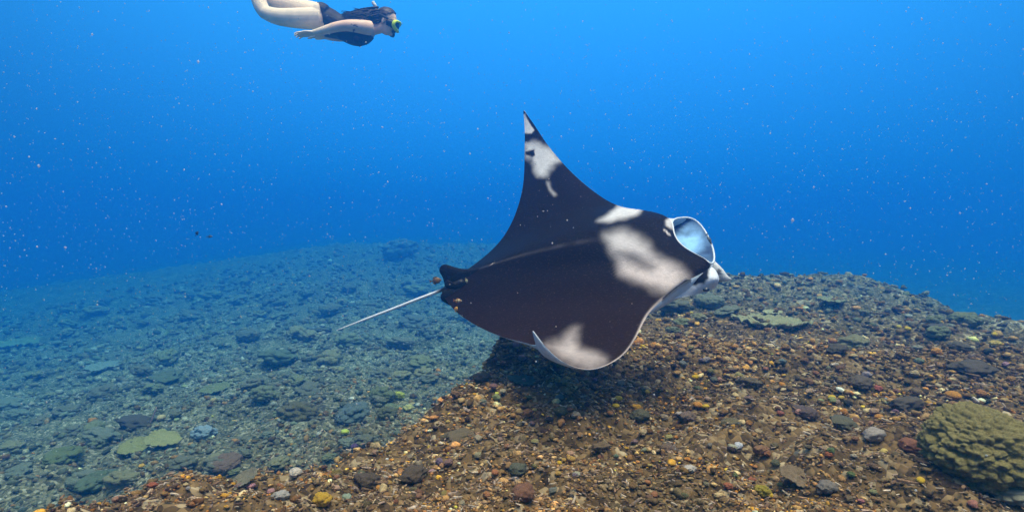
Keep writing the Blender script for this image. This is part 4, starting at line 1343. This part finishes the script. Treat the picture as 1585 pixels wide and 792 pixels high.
mv, mf, mc_ = ring_tube(0.128, 0.078, 0.040, -0.012, 0.0125)
mask = part('mask', person, mv, mf, M_LIME)
lv = np.vstack((mc_ + np.array((0.006, 0, 0)), [(0.138, 0, -0.012)], mc_ - np.array((0.006, 0, 0)), [(0.126, 0, -0.012)]))
k = np.arange(40)
lf = np.vstack((np.stack((k, (k + 1) % 40, np.full(40, 40)), -1), np.stack((41 + (k + 1) % 40, 41 + k, np.full(40, 81)), -1)))
lq = np.stack((k, 41 + k, 41 + (k + 1) % 40, (k + 1) % 40), -1)
part('lens', mask, (tilt @ lv.T).T + HC, [lf, lq], M_LENS)
sk = []
for t in (0.0, 0.5, 1.0):
    c = mc_.copy(); c[:, 0] = c[:, 0] * (1 - t) + (0.045 - 0.55 * np.abs(mc_[:, 1]) * 0.5) * t
    c[:, 1] *= 1 - 0.06 * t
    sk.append((tilt @ c.T).T + HC)
part('skirt', mask, np.vstack(sk), grid_faces(3, 40, True), M_BLACK)
a = np.linspace(-math.pi * 0.62, math.pi * 0.62, 40)
sp = np.stack((-0.112 * np.cos(a) - 0.004, 0.092 * np.sin(a), 0.018 + 0.02 * np.cos(a)), -1)
v, f = loft((tilt @ sp.T).T + HC, [(0.003, 0.011)] * 40, 8, tuple(tilt @ np.array((0, 0, 1))), None)
part('strap', mask, v, f, M_BLACK)
# snorkel on the far side of the head, pale tip up
sn = [hp(0.10, 0.01, -0.075), hp(0.085, 0.07, -0.095), hp(0.03, 0.105, -0.07), hp(-0.03, 0.112, -0.01), hp(-0.112, 0.112, 0.090), hp(-0.180, 0.108, 0.148)]
v, f = loft(sn, [0.012, 0.012, 0.0125, 0.0125, 0.0125, 0.0125], 12, (0, 1, 0), 40)
snork = part('snorkel', person, v, f, M_BLACK)
v, f = loft([hp(-0.164, 0.109, 0.136), hp(-0.184, 0.108, 0.152), hp(-0.203, 0.107, 0.170)], [0.016, 0.017, 0.015], 12, (0, 1, 0), 9)
part('snorkel_tip', snork, v, f, M_WHITE)
v, f = icosphere(2)
part('mouthpiece', snork, v * np.array((0.018, 0.03, 0.016)) + hp(0.098, 0, -0.07), f, M_BLACK)

# ------------------------------------------------------------------ drifting specks in the water
n = 32000
d = 9.0 * rng.random(n) ** (1 / 3.0)
d = np.maximum(d, 0.8)
u, w = rng.uniform(-1.1, 1.1, n), rng.uniform(-0.62, 0.62, n)
pos = np.stack((d * u, d * (CP + w * SP), d * (-SP + w * CP)), -1)
ok = (pos[:, 2] > terrain(pos[:, 0], pos[:, 1], False) + 0.1) & (pos[:, 2] < 2.5)
pos, d = pos[ok], d[ok]
n = len(pos)
s = 0.0013 * np.exp(np.clip(rng.normal(size=n), -2, 1.6) * 0.62) * (0.5 + 0.28 * d)
octa = np.array([(1, 0, 0), (-1, 0, 0), (0, 1, 0), (0, -1, 0), (0, 0, 1), (0, 0, -1)], float)
of = np.array([(0, 2, 4), (2, 1, 4), (1, 3, 4), (3, 0, 4), (2, 0, 5), (1, 2, 5), (3, 1, 5), (0, 3, 5)])
ov = np.einsum('nij,nvj->nvi', rot_mats(n, 0.4), octa[None] * (s[:, None] * (0.6 + 0.7 * rng.random((n, 3))))[:, None, :]) + pos[:, None]
of = (of[None] + (np.arange(n) * 6)[:, None, None]).reshape(-1, 3)
tag(link('plankton', mesh_np('plankton', ov.reshape(-1, 3), of, True), M_SPECK), 'pale drifting specks of plankton all through the water', kind='stuff')

# ------------------------------------------------------------------ the water's haze
X0, X1, Y0, Y1 = float(gx.min()) - 1.5, float(gx.max()) + 1.5, float(gy.min()) - 2, float(gy.max()) + 1.5
ZB, ZT = float(GZ.min()) - 1.0, 2.75
bx8 = np.array([(x, y, z) for x in (X0, X1) for y in (Y0, Y1) for z in (ZB, ZT)])
bf = np.array([(0, 1, 3, 2), (4, 6, 7, 5), (0, 4, 5, 1), (2, 3, 7, 6), (0, 2, 6, 4), (1, 5, 7, 3)])
hm = bpy.data.materials.new('haze')
hm.use_nodes = True
hn = hm.node_tree
hn.nodes.clear()
ho = hn.nodes.new('ShaderNodeOutputMaterial')
hv_ = hn.nodes.new('ShaderNodeVolumePrincipled')
hv_.inputs['Color'].default_value = HAZE_COLOR + (1,)
hv_.inputs['Absorption Color'].default_value = HAZE_ABSORB + (1,)
hv_.inputs['Density'].default_value = HAZE_DENSITY
hv_.inputs['Anisotropy'].default_value = 0.7
hn.links.new(hv_.outputs[0], ho.inputs['Volume'])
tag(link('haze', mesh_np('haze', bx8, bf, False), hm), 'clear blue sea water that fades distant things', kind='stuff')
print('tris', sum(len(o.data.loops) - 2 * len(o.data.polygons) for o in bpy.context.scene.objects if o.type == 'MESH')); print('extent', gx.min(), gx.max(), gy.min(), gy.max(), GZ.min(), GZ.max(), 'verts', len(sv), 'loose', n_loose, n_l)
